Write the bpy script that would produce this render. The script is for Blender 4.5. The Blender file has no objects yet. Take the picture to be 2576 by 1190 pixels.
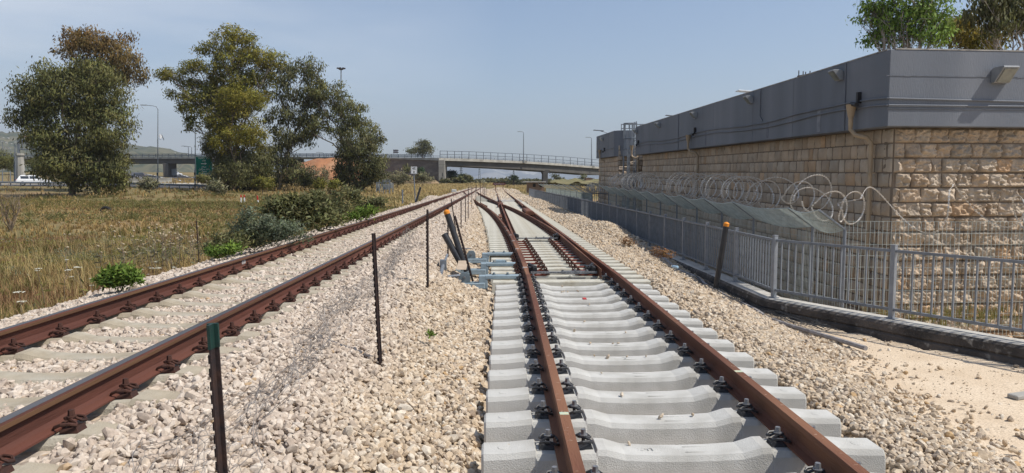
import bpy, math, random
import numpy as np
from mathutils import Vector, Matrix, Euler
random.seed(7); RNG = np.random.default_rng(7)
R = math.radians
# ------------------------------------------------------------------ camera
SC = bpy.context.scene
F_PX, CX, CY, HZ = 1765.0, 1288.0, 595.0, 458.0        # focal length / centre / horizon in a 2576 px wide frame
PITCH = math.atan((CY - HZ) / F_PX); YAW = 0.0275; CAMH = 1.535
cam_d = bpy.data.cameras.new('camera'); cam = bpy.data.objects.new('camera', cam_d)
SC.collection.objects.link(cam); SC.camera = cam
cam.location = (0, 0, CAMH); cam.rotation_euler = (math.pi/2 - PITCH, 0, -YAW)
cam_d.sensor_width = 36; cam_d.lens = 36 * F_PX / 2576; cam_d.clip_start = 0.05; cam_d.clip_end = 30000
# ------------------------------------------------------------------ world, sun, exposure
SUN_DIR = Vector((0.76, -0.30, 1.12)).normalized()
world = bpy.data.worlds.new("World"); SC.world = world; world.use_nodes = True
nt = world.node_tree; nt.nodes.clear()
sky = nt.nodes.new('ShaderNodeTexSky'); sky.sky_type = 'NISHITA'; sky.sun_disc = False
sky.sun_elevation = math.asin(SUN_DIR.z); sky.sun_rotation = math.atan2(SUN_DIR.x, SUN_DIR.y)
sky.air_density = 1.0; sky.dust_density = 1.15; sky.ozone_density = 3.2; sky.altitude = 50
bgn = nt.nodes.new('ShaderNodeBackground'); bgn.inputs[1].default_value = 0.122
# thin cloud veil, upper left
tcn = nt.nodes.new('ShaderNodeTexCoord'); mpn = nt.nodes.new('ShaderNodeMapping'); mpn.inputs['Scale'].default_value = (1.0, 1.0, 4.5)
cn = nt.nodes.new('ShaderNodeTexNoise'); cn.inputs['Scale'].default_value = 2.3; cn.inputs['Detail'].default_value = 5; cn.inputs['Roughness'].default_value = .5
cr = nt.nodes.new('ShaderNodeValToRGB'); cr.color_ramp.elements[0].position = .33; cr.color_ramp.elements[1].position = .66
cr.color_ramp.elements[1].color = (.6, .6, .6, 1)
dt = nt.nodes.new('ShaderNodeVectorMath'); dt.operation = 'DOT_PRODUCT'; dt.inputs[1].default_value = (-0.86, .5, .1)
mr = nt.nodes.new('ShaderNodeMapRange'); mr.inputs[1].default_value = .5; mr.inputs[2].default_value = .9
ml = nt.nodes.new('ShaderNodeMath'); ml.operation = 'MULTIPLY'
mxs = nt.nodes.new('ShaderNodeMix'); mxs.data_type = 'RGBA'; mxs.inputs['B'].default_value = (8.2, 8.3, 8.4, 1)
won = nt.nodes.new('ShaderNodeOutputWorld')
L = nt.links
L.new(tcn.outputs['Generated'], mpn.inputs[0]); L.new(mpn.outputs[0], cn.inputs['Vector']); L.new(cn.outputs['Fac'], cr.inputs[0])
L.new(tcn.outputs['Generated'], dt.inputs[0]); L.new(dt.outputs['Value'], mr.inputs[0])
L.new(cr.outputs[0], ml.inputs[0]); L.new(mr.outputs[0], ml.inputs[1])
L.new(sky.outputs[0], mxs.inputs['A']); L.new(ml.outputs[0], mxs.inputs['Factor']); L.new(mxs.outputs['Result'], bgn.inputs[0])
L.new(bgn.outputs[0], won.inputs[0])
sd = bpy.data.lights.new('sun', 'SUN'); sd.energy = 4.6; sd.angle = R(.5); sd.color = (1, .95, .87)
so = bpy.data.objects.new('sun', sd); SC.collection.objects.link(so); so.location = (20, -10, 40)
so.rotation_euler = SUN_DIR.to_track_quat('Z', 'Y').to_euler()
SC.view_settings.view_transform = 'Standard'; SC.view_settings.look = 'None'; SC.view_settings.gamma = 1
SC.view_settings.exposure = 0.2
SC.cycles.max_bounces = 6; SC.cycles.transparent_max_bounces = 12; SC.cycles.volume_bounces = 0

# ------------------------------------------------------------------ pixel -> world helpers
_f = Vector((math.sin(YAW), math.cos(YAW), 0)); _r = Vector((math.cos(YAW), -math.sin(YAW), 0)); _z = Vector((0, 0, 1))
_fc = _f*math.cos(PITCH) - _z*math.sin(PITCH); _uc = _f*math.sin(PITCH) + _z*math.cos(PITCH)
C0 = Vector((0, 0, CAMH))
def ray(px, py): return _r*((px-CX)/F_PX) + _uc*((CY-py)/F_PX) + _fc
def P(px, py, D):
    d = ray(px, py); return C0 + d*(D/d.dot(_f))
def Gp(px, py, z):
    d = ray(px, py); return C0 + d*((z-CAMH)/d.z)
def Zr(y0, D): return CAMH + (HZ-y0)/F_PX*D          # rough height of a row at a depth
# ------------------------------------------------------------------ scene helpers
COL = SC.collection
def tag(o, label=None, cat=None, group=None, kind=None):
    if label: o['label'] = label
    if cat: o['category'] = cat
    if group: o['group'] = group
    if kind: o['kind'] = kind
    return o
def root(name, loc, label=None, cat=None, group=None, rz=0):
    o = bpy.data.objects.new(name, None); COL.objects.link(o); o.location = loc; o.rotation_euler = (0, 0, rz)
    o.empty_display_size = .2
    return tag(o, label, cat, group)
def worg(o):
    v = Vector((0, 0, 0))
    while o is not None: v += Vector(o.location); o = o.parent
    return v
def link(name, me, mat=None, parent=None, loc=(0, 0, 0), rot=(0, 0, 0)):
    o = bpy.data.objects.new(name, me); COL.objects.link(o)
    if mat is not None and len(me.materials) == 0: me.materials.append(mat)
    o.location = loc; o.rotation_euler = rot
    if parent: o.parent = parent
    return o
def copy_tree(o, parent=None):
    c = o.copy(); COL.objects.link(c); c.parent = parent
    for ch in o.children: copy_tree(ch, c)
    return c
class MB:
    def __init__(s): s.v = []; s.f = []
    def add(s, vs, fs):
        n = len(s.v); s.v += [tuple(v) for v in vs]; s.f += [tuple(i+n for i in f) for f in fs]; return s
    def box(s, c, d, rz=0, M=None, taper=1.0):
        hx, hy, hz = d[0]/2, d[1]/2, d[2]/2
        vs = [Vector((x*(taper if z > 0 else 1), y*(taper if z > 0 else 1), z)) for z in (-hz, hz) for x, y in ((-hx, -hy), (hx, -hy), (hx, hy), (-hx, hy))]
        m = M if M is not None else Matrix.Rotation(rz, 3, 'Z')
        return s.add([m @ v + Vector(c) for v in vs], [(3, 2, 1, 0), (4, 5, 6, 7), (0, 1, 5, 4), (1, 2, 6, 5), (2, 3, 7, 6), (3, 0, 4, 7)])
    def bar(s, a, b, w, h=None, up=(0, 0, 1)):
        a = Vector(a); b = Vector(b); d = b-a; l = d.length
        if l < 1e-6: return s
        y = d/l; u = Vector(up)
        if abs(y.dot(u)) > .98: u = Vector((1, 0, 0))
        x = y.cross(u).normalized(); z = x.cross(y)
        M = Matrix((x, y, z)).transposed()
        return s.box((a+b)/2, (w, l, h if h else w), M=M)
    def tube(s, pts, r, n=6, cap=True):
        pts = [Vector(p) for p in pts]; m = len(pts); rs = r if isinstance(r, (list, tuple)) else [r]*m
        vs = []; fs = []; px = None
        for i, p in enumerate(pts):
            t = (pts[min(i+1, m-1)] - pts[max(i-1, 0)])
            t = t.normalized() if t.length > 1e-9 else Vector((0, 0, 1))
            if px is None: px = t.cross(Vector((0, 0, 1)) if abs(t.z) < .9 else Vector((1, 0, 0))).normalized()
            else:
                q = px - t*px.dot(t); px = q.normalized() if q.length > 1e-6 else t.orthogonal().normalized()
            py = t.cross(px)
            for k in range(n):
                a = 2*math.pi*k/n; vs.append(p + (px*math.cos(a) + py*math.sin(a))*rs[i])
        for i in range(m-1):
            for k in range(n):
                fs.append((i*n+k, i*n+(k+1) % n, (i+1)*n+(k+1) % n, (i+1)*n+k))
        if cap: fs.append(tuple(range(n-1, -1, -1))); fs.append(tuple((m-1)*n+k for k in range(n)))
        return s.add(vs, fs)
    def prism(s, poly, a, b, axis='z'):
        """poly: 2-D outline; extruded from a to b along axis"""
        def mk(u, v, w): return (u, v, w) if axis == 'z' else ((w, u, v) if axis == 'x' else (u, w, v))
        n = len(poly); vs = [mk(u, v, a) for u, v in poly] + [mk(u, v, b) for u, v in poly]
        return s.add(vs, [tuple(range(n-1, -1, -1)), tuple(range(n, 2*n))] + [(i, (i+1) % n, n+(i+1) % n, n+i) for i in range(n)])
    def sweep(s, prof, path, closed=True, cap=True):
        """prof: (x,z) list; path: list of (pos, lateral dir x, scale x)"""
        n = len(prof); vs = []
        for q in path:
            p, lx = Vector(q[0]), Vector(q[1]); sx = q[2] if len(q) > 2 else 1
            for (a, b) in prof: vs.append(p + lx*a*sx + Vector((0, 0, b)))
        fs = []
        for i in range(len(path)-1):
            for k in range(n if closed else n-1):
                fs.append((i*n+k, i*n+(k+1) % n, (i+1)*n+(k+1) % n, (i+1)*n+k))
        if cap and closed: fs.append(tuple(range(n-1, -1, -1))); fs.append(tuple((len(path)-1)*n+k for k in range(n)))
        return s.add(vs, fs)
    def ico(s, c, r, sub=1, jit=0.0, sq=(1, 1, 1)):
        import bmesh
        bm = bmesh.new(); bmesh.ops.create_icosphere(bm, subdivisions=sub, radius=1)
        vs = [Vector((v.co.x*r*sq[0], v.co.y*r*sq[1], v.co.z*r*sq[2]))*(1+random.uniform(-jit, jit)) + Vector(c) for v in bm.verts]
        fs = [tuple(v.index for v in f.verts) for f in bm.faces]; bm.free()
        return s.add(vs, fs)
    def mesh(s, name, org=(0, 0, 0), smooth=False, bevel=0):
        me = bpy.data.meshes.new(name); o = Vector(org)
        me.from_pydata([Vector(v)-o for v in s.v], [], s.f); me.validate()
        import bmesh
        bm = bmesh.new(); bm.from_mesh(me); bmesh.ops.recalc_face_normals(bm, faces=bm.faces)
        if bevel: bmesh.ops.bevel(bm, geom=[e for e in bm.edges if len(e.link_faces) == 2 and e.calc_face_angle(0) > .6], offset=bevel, segments=1, affect='EDGES', profile=.5, clamp_overlap=True)
        bm.to_mesh(me); bm.free()
        if smooth: me.shade_smooth()
        return me
    def build(s, name, mat, parent=None, smooth=False, bevel=0, **t):
        """vertices are world coordinates; parent roots are unrotated"""
        org = worg(parent) if parent else (Vector(t.pop('org')) if 'org' in t else Vector((0, 0, 0)))
        o = link(name, s.mesh(name, org, smooth, bevel), mat, parent)
        if not parent: o.location = org
        return tag(o, **t)
def npmesh(name, V, Fq, smooth=False):
    """fast mesh from numpy: V (n,3), Fq (m,k)"""
    me = bpy.data.meshes.new(name); k = Fq.shape[1]
    me.vertices.add(len(V)); me.vertices.foreach_set('co', V.astype(np.float32).ravel())
    me.loops.add(Fq.size); me.loops.foreach_set('vertex_index', Fq.astype(np.int32).ravel())
    me.polygons.add(len(Fq)); me.polygons.foreach_set('loop_start', np.arange(len(Fq), dtype=np.int32)*k)
    me.polygons.foreach_set('loop_total', np.full(len(Fq), k, dtype=np.int32))
    if smooth: me.polygons.foreach_set('use_smooth', np.ones(len(Fq), dtype=bool))
    me.update(); me.validate(); return me
def gridmesh(name, X, Y, Z, smooth=True):
    m, n = X.shape; idx = np.arange(m*n).reshape(m, n)
    Fq = np.stack([idx[:-1, :-1], idx[:-1, 1:], idx[1:, 1:], idx[1:, :-1]], -1).reshape(-1, 4)
    return npmesh(name, np.stack([X, Y, Z], -1).reshape(-1, 3), Fq, smooth)
# ------------------------------------------------------------------ value noise for terrain
_pt = np.random.default_rng(3).random((64, 64, 4))
def vnoise(x, y, ch=0):
    x = np.asarray(x, float); y = np.asarray(y, float)
    xi = np.floor(x).astype(int); yi = np.floor(y).astype(int); fx = x-xi; fy = y-yi
    fx = fx*fx*(3-2*fx); fy = fy*fy*(3-2*fy); T = _pt[:, :, ch]
    a = T[xi % 64, yi % 64]; b = T[(xi+1) % 64, yi % 64]; c = T[xi % 64, (yi+1) % 64]; d = T[(xi+1) % 64, (yi+1) % 64]
    return (a*(1-fx)+b*fx)*(1-fy) + (c*(1-fx)+d*fx)*fy
def fbm(x, y, o=3, ch=0):
    s = 0; a = .5
    for k in range(o): s = s + a*(vnoise(x*2**k+k*7.3, y*2**k+k*3.1, ch)-.5); a *= .5
    return s*2
def sst(a, b, x):
    t = np.clip((np.asarray(x, float)-a)/(b-a), 0, 1); return t*t*(3-2*t)
# ------------------------------------------------------------------ materials
def _new(name):
    m = bpy.data.materials.new(name); m.use_nodes = True; t = m.node_tree
    return m, t, t.nodes['Principled BSDF'], t.links
def mat(name, c1, c2=None, sc=4, rough=.8, bump=0, bsc=60, metal=0, c3=None, sc3=.6, tint=False, stretch=None, lo=.35, hi=.65, spec=.3, l3=(.45, .7)):
    m, t, b, l = _new(name)
    b.inputs['Roughness'].default_value = rough; b.inputs['Metallic'].default_value = metal
    b.inputs['Specular IOR Level'].default_value = spec
    tc = t.nodes.new('ShaderNodeTexCoord'); mp = t.nodes.new('ShaderNodeMapping'); l.new(tc.outputs['Object'], mp.inputs[0])
    if stretch: mp.inputs['Scale'].default_value = stretch
    col = None
    def ns(scale, det=5):
        n = t.nodes.new('ShaderNodeTexNoise'); n.inputs['Scale'].default_value = scale; n.inputs['Detail'].default_value = det
        l.new(mp.outputs[0], n.inputs['Vector']); return n
    def mix(fac, a, bb):
        x = t.nodes.new('ShaderNodeMix'); x.data_type = 'RGBA'
        l.new(fac, x.inputs['Factor'])
        for s, v in (('A', a), ('B', bb)):
            if isinstance(v, tuple): x.inputs[s].default_value = (*v, 1)
            else: l.new(v, x.inputs[s])
        return x.outputs['Result']
    if c2:
        n = ns(sc); rp = t.nodes.new('ShaderNodeMapRange'); rp.inputs[1].default_value = lo; rp.inputs[2].default_value = hi
        l.new(n.outputs['Fac'], rp.inputs[0]); col = mix(rp.outputs[0], c1, c2)
    if c3:
        n = ns(sc3, 6); rp = t.nodes.new('ShaderNodeMapRange'); rp.inputs[1].default_value = l3[0]; rp.inputs[2].default_value = l3[1]
        l.new(n.outputs['Fac'], rp.inputs[0]); col = mix(rp.outputs[0], col if col else c1, c3)
    if tint:
        at = t.nodes.new('ShaderNodeAttribute'); at.attribute_name = 'tint'
        mm = t.nodes.new('ShaderNodeMix'); mm.data_type = 'RGBA'; mm.blend_type = 'MULTIPLY'; mm.inputs['Factor'].default_value = 1
        if col: l.new(col, mm.inputs['A'])
        else: mm.inputs['A'].default_value = (*c1, 1)
        l.new(at.outputs['Color'], mm.inputs['B']); col = mm.outputs['Result']
    if col: l.new(col, b.inputs['Base Color'])
    else: b.inputs['Base Color'].default_value = (*c1, 1)
    if bump:
        n = ns(bsc, 4); bp = t.nodes.new('ShaderNodeBump'); bp.inputs['Strength'].default_value = min(1, bump); bp.inputs['Distance'].default_value = .02*max(1, bump)
        l.new(n.outputs['Fac'], bp.inputs['Height']); l.new(bp.outputs[0], b.inputs['Normal'])
    return m
def leafmat(name, c, tr=.35, rough=.62):
    m, t, b, l = _new(name)
    at = t.nodes.new('ShaderNodeAttribute'); at.attribute_name = 'tint'
    mm = t.nodes.new('ShaderNodeMix'); mm.data_type = 'RGBA'; mm.blend_type = 'MULTIPLY'; mm.inputs['Factor'].default_value = 1
    mm.inputs['A'].default_value = (*c, 1); l.new(at.outputs['Color'], mm.inputs['B'])
    l.new(mm.outputs['Result'], b.inputs['Base Color']); b.inputs['Roughness'].default_value = rough; b.inputs['Specular IOR Level'].default_value = .22
    tl = t.nodes.new('ShaderNodeBsdfTranslucent'); l.new(mm.outputs['Result'], tl.inputs[0])
    ms = t.nodes.new('ShaderNodeMixShader'); ms.inputs[0].default_value = tr
    l.new(b.outputs[0], ms.inputs[1]); l.new(tl.outputs[0], ms.inputs[2]); l.new(ms.outputs[0], t.nodes['Material Output'].inputs[0])
    return m
M = {}
M['rail'] = mat('rail_rust', (.150, .060, .034), (.085, .034, .021), 6, .8, .3, 90, c3=(.24, .115, .062), sc3=3.0, stretch=(1, .12, 1))
M['rail_old'] = mat('old_rail_rust', (.112, .040, .027), (.07, .027, .019), 7, .75, .25, 90, c3=(.15, .06, .038), sc3=2.2, stretch=(1, .1, 1))
M['rail_band'] = mat('old_rail_band', (.14, .075, .038), (.1, .05, .027), 7, .6, .1, 90, stretch=(1, .05, 1))
M['rail_top'] = mat('worn_rail_head', (.17, .155, .15), (.12, .11, .105), 8, .4, metal=.7, stretch=(1, .05, 1))
M['slide'] = mat('red_slide_plate', (.19, .045, .022), (.11, .03, .018), 10, .6, .2)
M['conc_new'] = mat('fresh_concrete', (.52, .51, .475), (.45, .44, .405), 5, .85, .3, 120, c3=(.36, .345, .31), sc3=2.6, l3=(.48, .78))
M['conc_bearer'] = mat('bearer_concrete', (.52, .50, .43), (.43, .41, .34), 6, .9, .3, 90, c3=(.36, .31, .22), sc3=2.2, l3=(.55, .75))
M['conc_old'] = mat('old_sleeper_concrete', (.38, .325, .24), (.30, .255, .185), 6, .9, .3, 80, c3=(.43, .40, .33), sc3=2)
M['clip_black'] = mat('black_clip', (.022, .023, .026), (.035, .035, .038), 20, .45, spec=.5)
M['clip_rust'] = mat('rusty_clip', (.075, .03, .02), (.045, .022, .017), 20, .8)
M['bolt'] = mat('bolt_steel', (.30, .30, .31), (.16, .16, .165), 30, .4, metal=.4)
M['conc'] = mat('weathered_concrete', (.40, .38, .34), (.32, .305, .275), 2, .9, .3, 40, c3=(.24, .23, .21), sc3=.5)
M['conc_dark'] = mat('stained_concrete', (.17, .155, .135), (.10, .09, .08), 3, .9, .4, 40, c3=(.30, .28, .25), sc3=2.5, l3=(.55, .75))
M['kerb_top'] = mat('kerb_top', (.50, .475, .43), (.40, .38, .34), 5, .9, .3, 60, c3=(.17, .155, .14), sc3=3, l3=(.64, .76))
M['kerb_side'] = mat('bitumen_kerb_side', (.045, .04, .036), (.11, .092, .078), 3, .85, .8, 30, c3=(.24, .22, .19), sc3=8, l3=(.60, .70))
M['galv'] = mat('galvanised_steel', (.21, .23, .255), (.165, .18, .20), 7, .55, metal=.3, spec=.5)
M['galv_post'] = mat('bright_galvanised_post', (.27, .29, .315), (.21, .225, .25), 7, .5, metal=.3, spec=.5)
M['galv_mesh'] = mat('galvanised_mesh', (.46, .51, .48), (.34, .385, .36), 8, .6, metal=.2)
M['razor'] = mat('razor_steel', (.60, .57, .52), (.40, .37, .33), 30, .55, metal=.1)
M['stone'] = mat('limestone_block', (.49, .395, .295), (.40, .315, .23), 3.5, .9, .9, 45, tint=True, c3=(.48, .41, .32), sc3=7, l3=(.55, .75))
M['mortar'] = mat('mortar', (.22, .17, .125), (.16, .125, .09), 6, .95, .3, 60)
M['parapet'] = mat('grey_paint_wall', (.138, .152, .176), (.11, .122, .143), 1.6, .6, .35, 60, c3=(.17, .182, .205), sc3=.8, stretch=(1.4, 1.4, .16))
M['parapet_pale'] = mat('pale_paint_patch', (.24, .25, .27), (.17, .18, .2), 5, .8)
M['roofedge'] = mat('roof_felt', (.36, .34, .31), (.2, .19, .18), 6, .9)
M['pipe_tan'] = mat('tan_drainpipe', (.38, .29, .19), (.32, .245, .165), 5, .6)
M['lampgrey'] = mat('lamp_housing', (.30, .31, .32), (.24, .25, .255), 9, .45, metal=.2)
M['lampglass'] = mat('lamp_glass', (.20, .215, .19), (.14, .15, .14), 9, .2, spec=.7)
M['black'] = mat('black_plastic', (.018, .018, .02), (.03, .03, .032), 10, .5)
M['orange'] = mat('orange_cap', (.75, .28, .03), (.6, .2, .02), 20, .6)
M['iron'] = mat('dark_painted_post', (.022, .018, .02), (.05, .028, .022), 15, .6, .2, 80)
M['green_paint'] = mat('dark_green_paint', (.008, .045, .036), (.015, .03, .026), 20, .5)
M['wire'] = mat('fence_wire', (.30, .28, .26), (.17, .14, .12), 15, .6, metal=.3)
M['bracket'] = mat('pale_blue_bracket', (.27, .34, .38), (.21, .27, .30), 10, .45, spec=.5)
M['bracket_dark'] = mat('blue_grey_bracket', (.17, .21, .23), (.12, .15, .165), 10, .5)
M['white'] = mat('white_paint', (.75, .75, .73), (.62, .62, .6), 10, .6)
M['red'] = mat('red_paint', (.5, .03, .02), (.4, .03, .025), 10, .5)
M['blackpaint'] = mat('black_paint', (.02, .02, .02), (.03, .03, .03), 10, .6)
M['steel_dark'] = mat('dark_bridge_rail', (.10, .12, .15), (.075, .09, .115), 3, .6)
M['signgreen'] = mat('sign_green', (.0, .17, .12), (.0, .15, .105), 3, .5)
M['signwhite'] = mat('sign_white', (.7, .74, .72), None, rough=.5)
M['carwhite'] = mat('white_car_paint', (.78, .79, .8), None, rough=.2, spec=.6)
M['carglass'] = mat('car_glass', (.03, .035, .04), None, rough=.08, spec=.8)
M['carblack'] = mat('dark_car_paint', (.035, .037, .045), None, rough=.25, spec=.6)
M['tyre'] = mat('tyre_rubber', (.02, .02, .02), (.03, .03, .03), 9, .85)
M['asphalt'] = mat('asphalt', (.075, .073, .075), (.055, .054, .056), .6, .9, .2, 30)
M['bridge'] = mat('bridge_concrete', (.27, .25, .215), (.22, .205, .18), .5, .9, c3=(.33, .31, .27), sc3=.15)
M['bridge_girder'] = mat('bridge_girder', (.10, .092, .082), (.08, .074, .067), .5, .9)
M['bridge_edge'] = mat('bridge_parapet', (.42, .40, .35), (.32, .30, .26), .8, .9, c3=(.25, .235, .205), sc3=.5, stretch=(1, 1, .2))
M['panelwall'] = mat('retaining_wall_panel', (.17, .135, .115), (.135, .11, .095), 1.5, .95, c3=(.23, .19, .16), sc3=.4, stretch=(1, 1, 3))
M['bark'] = mat('gum_bark', (.20, .15, .11), (.11, .08, .06), 3, .9, .4, 20, stretch=(1, 1, .3))
M['bark_pale'] = mat('pale_bark', (.36, .31, .26), (.22, .18, .15), 3, .85, stretch=(1, 1, .3))
M['twig'] = mat('dry_twig', (.22, .17, .12), (.14, .10, .07), 5, .9)
M['brickshed'] = mat('brown_block_shed', (.22, .14, .09), (.17, .11, .075), 2, .9)
M['window_dark'] = mat('dark_opening', (.02, .018, .015), None, rough=.8)
M['rubber'] = mat('black_pipe', (.02, .021, .024), (.035, .036, .04), 6, .4, spec=.5)
# ================================================================== terrain
XL, XN, G2 = -3.2, 1.34, .7535          # left track centre, new track centre, half gauge (rail centre lines); railway runs along +Y
def field_z(x, y):
    x = np.asarray(x, float); y = np.asarray(y, float)
    a = np.interp(y, [-20, 40, 70, 85, 98, 120, 200, 260, 420, 900], [-.65, -.6, -.5, -.42, .05, .25, .7, .8, .3, 0])
    b = np.interp(y, [-20, 60, 90, 104, 112, 150, 260, 400, 600, 900], [-.65, -.6, -.2, .85, .9, 1.5, 3.2, 7.0, 8, 8])
    c = np.interp(y, [-20, 12, 60, 100, 200, 400, 900], [-1.0, -.9, -.6, -.45, -.1, -.3, 0])
    t = sst(-28, -60, x); z = a*(1-t)+b*t
    t = sst(1, 6, x); z = z*(1-t)+c*t
    z = z + fbm(x*.12, y*.12, 3)*.12*np.clip(y/40, .3, 1) + fbm(x*.6, y*.6, 2, 1)*.05
    # dry soil mounds in front of the trees
    for (px, py, D, rr, h) in ((440, 488, 78, 7, .9), (600, 486, 82, 6, .6), (520, 492, 74, 4, .45)):
        p = P(px, py, D); d2 = ((x-p.x)/rr)**2+((y-p.y)/(rr*.6))**2; z = z + h*np.exp(-d2*1.6)*(1+.3*fbm(x*.9, y*.9))
    return z
def xnew(y): return XN-.0165*max(0., 11.5-y)      # the new track eases in slightly near the camera
def xdiv(y):      # diverging centre line
    y0, y1, y2, y3, Rr = 12., 50.8, 69.8, 108.6, 500.
    a = (y1-y0)/Rr
    if y <= y0: return XN
    if y <= y1: return XN-(y-y0)**2/(2*Rr)
    xa = XN-(y1-y0)**2/(2*Rr)
    xb = XL+(y3-y2)**2/(2*Rr)
    if y <= y2: return xa+(xb-xa)*(y-y1)/(y2-y1)
    if y <= y3: return XL+(y3-y)**2/(2*Rr)
    return XL
def zdiv(y): return float(np.interp(xdiv(y), [-2.4, -.2], [.35, 0]))
def bed_left(y):     # left end of the exposed bearers
    y = np.asarray(y, float)
    return np.interp(y, [0, 11.9, 12, 25, 38, 50, 62], [-.14, .03, 0., -.2, -.6, -1.05, -1.5])
def ballast_z(x, y):
    x = np.asarray(x, float); y = np.asarray(y, float)
    x, y = np.broadcast_arrays(x, y)
    bl = bed_left(y)
    far = sst(60, 66, y)
    bed = -.40 + far*.20
    zr = np.interp(y, [0, 12, 16.5, 23, 60, 170], [-.80, -.79, -.74, -.50, -.40, -.45])
    z = np.where(x < XL, np.interp(x, [-6.6, -5.3, -4.75, -4.4, -4.1, -3.2], [-.72, .04, .13, .165, .12, .115]), 0)
    m = (x >= XL) & (x < -1.75); z = np.where(m, np.interp(x, [-3.2, -2.3, -1.98, -1.75], [.115, .12, .17, .14]), z)
    lo = -.30+far*.12
    t = np.clip((x+1.75)/np.maximum(bl-.12+1.75, .3), 0, 1); mid = .14+(lo-.14)*t**1.1
    m = (x >= -1.75) & (x < bl-.12); z = np.where(m, mid, z)
    edge = 2.70+np.interp(y, [0, 11.5], [-.15, 0])+np.interp(y, [11.9, 12, 20], [0, .12, .12])
    t = np.clip((x-(bl-.12))/.14, 0, 1); inn = lo+(bed-lo)*t
    m = (x >= bl-.12) & (x < edge-.05); z = np.where(m, inn, z)
    t = np.clip((x-edge+.05)/.14, 0, 1); sh = bed+(-.30-bed)*t
    m = (x >= edge-.05) & (x < edge+.09); z = np.where(m, sh, z)
    w = np.interp(y, [0, 9, 12, 17, 24], [3.75, 3.9, 4.0, 4.25, 5.1])          # shoulder slope ends
    t = np.clip((x-edge-.5)/(w+.25-edge), 0, 1)
    out = -.30 + (zr+.30)*t
    m = (x >= edge+.09); z = np.where(m, out, z)
    z = z + fbm(x*1.3, y*1.3, 3, 2)*.05*np.where((x > bl) & (x < edge), 0, 1)*np.where((x > -5) & (x < -1.7), .35, 1)
    hp = np.exp(-(((x-4.2)/.7)**2+((y-26)/3.2)**2))*.38 + np.exp(-(((x-4.0)/.6)**2+((y-33)/3)**2))*.3 + np.exp(-(((x-3.9)/.7)**2+((y-60)/9)**2))*.35 \
        + np.exp(-(((x-1.3)/2.2)**2+((y-150)/5)**2))*.5 + np.exp(-(((x+6.0)/.8)**2+((y-62)/4)**2))*.5 + np.exp(-(((x-3.6)/1.5)**2+((y-128)/9)**2))*.5
    z = z + hp
    # shallow heap by the switch machine
    z = z + .16*np.exp(-(((x+1.1)/.5)**2+((y-10.3)/2.0)**2))
    # stones dug away round the switch brackets
    z = z - .17*sst(-1.25, -.8, x)*(1-sst(-.1, .05, x))*sst(11.5, 12.0, y)*(1-sst(16.6, 17.4, y))
    return z
def rail_edge_right(y): return float(np.interp(y, [6.4, 8.81, 10.35, 12.3, 15.5, 38, 56, 100, 200], [8.4, 6.84, 6.03, 5.02, 5.03, 5.15, 5.1, 4.9, 4.9]))
def ys_nonuni(a, b, s0, g):
    o = [a]; s = s0
    while o[-1] < b: s = s0+g*max(0, o[-1]); o.append(o[-1]+s)
    return np.array(o)
# ground sheet
xs = np.concatenate([-ys_nonuni(12, 5000, .7, .05)[::-1], np.arange(-11.5, -5, .35), np.arange(-5, 12, .25), ys_nonuni(12, 5000, .7, .06)])
ys = np.concatenate([np.array([-400, -100, -40, -15, -6]), ys_nonuni(-3, 9000, .35, .022)])
X, Y = np.meshgrid(xs, ys)
Z = field_z(X, Y)
bz = ballast_z(X, Y)
inb = (X > -6.3) & (X < 5.9) & (Y < 172)
Z = np.where(inb, np.minimum(Z, bz-.12), Z)
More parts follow.
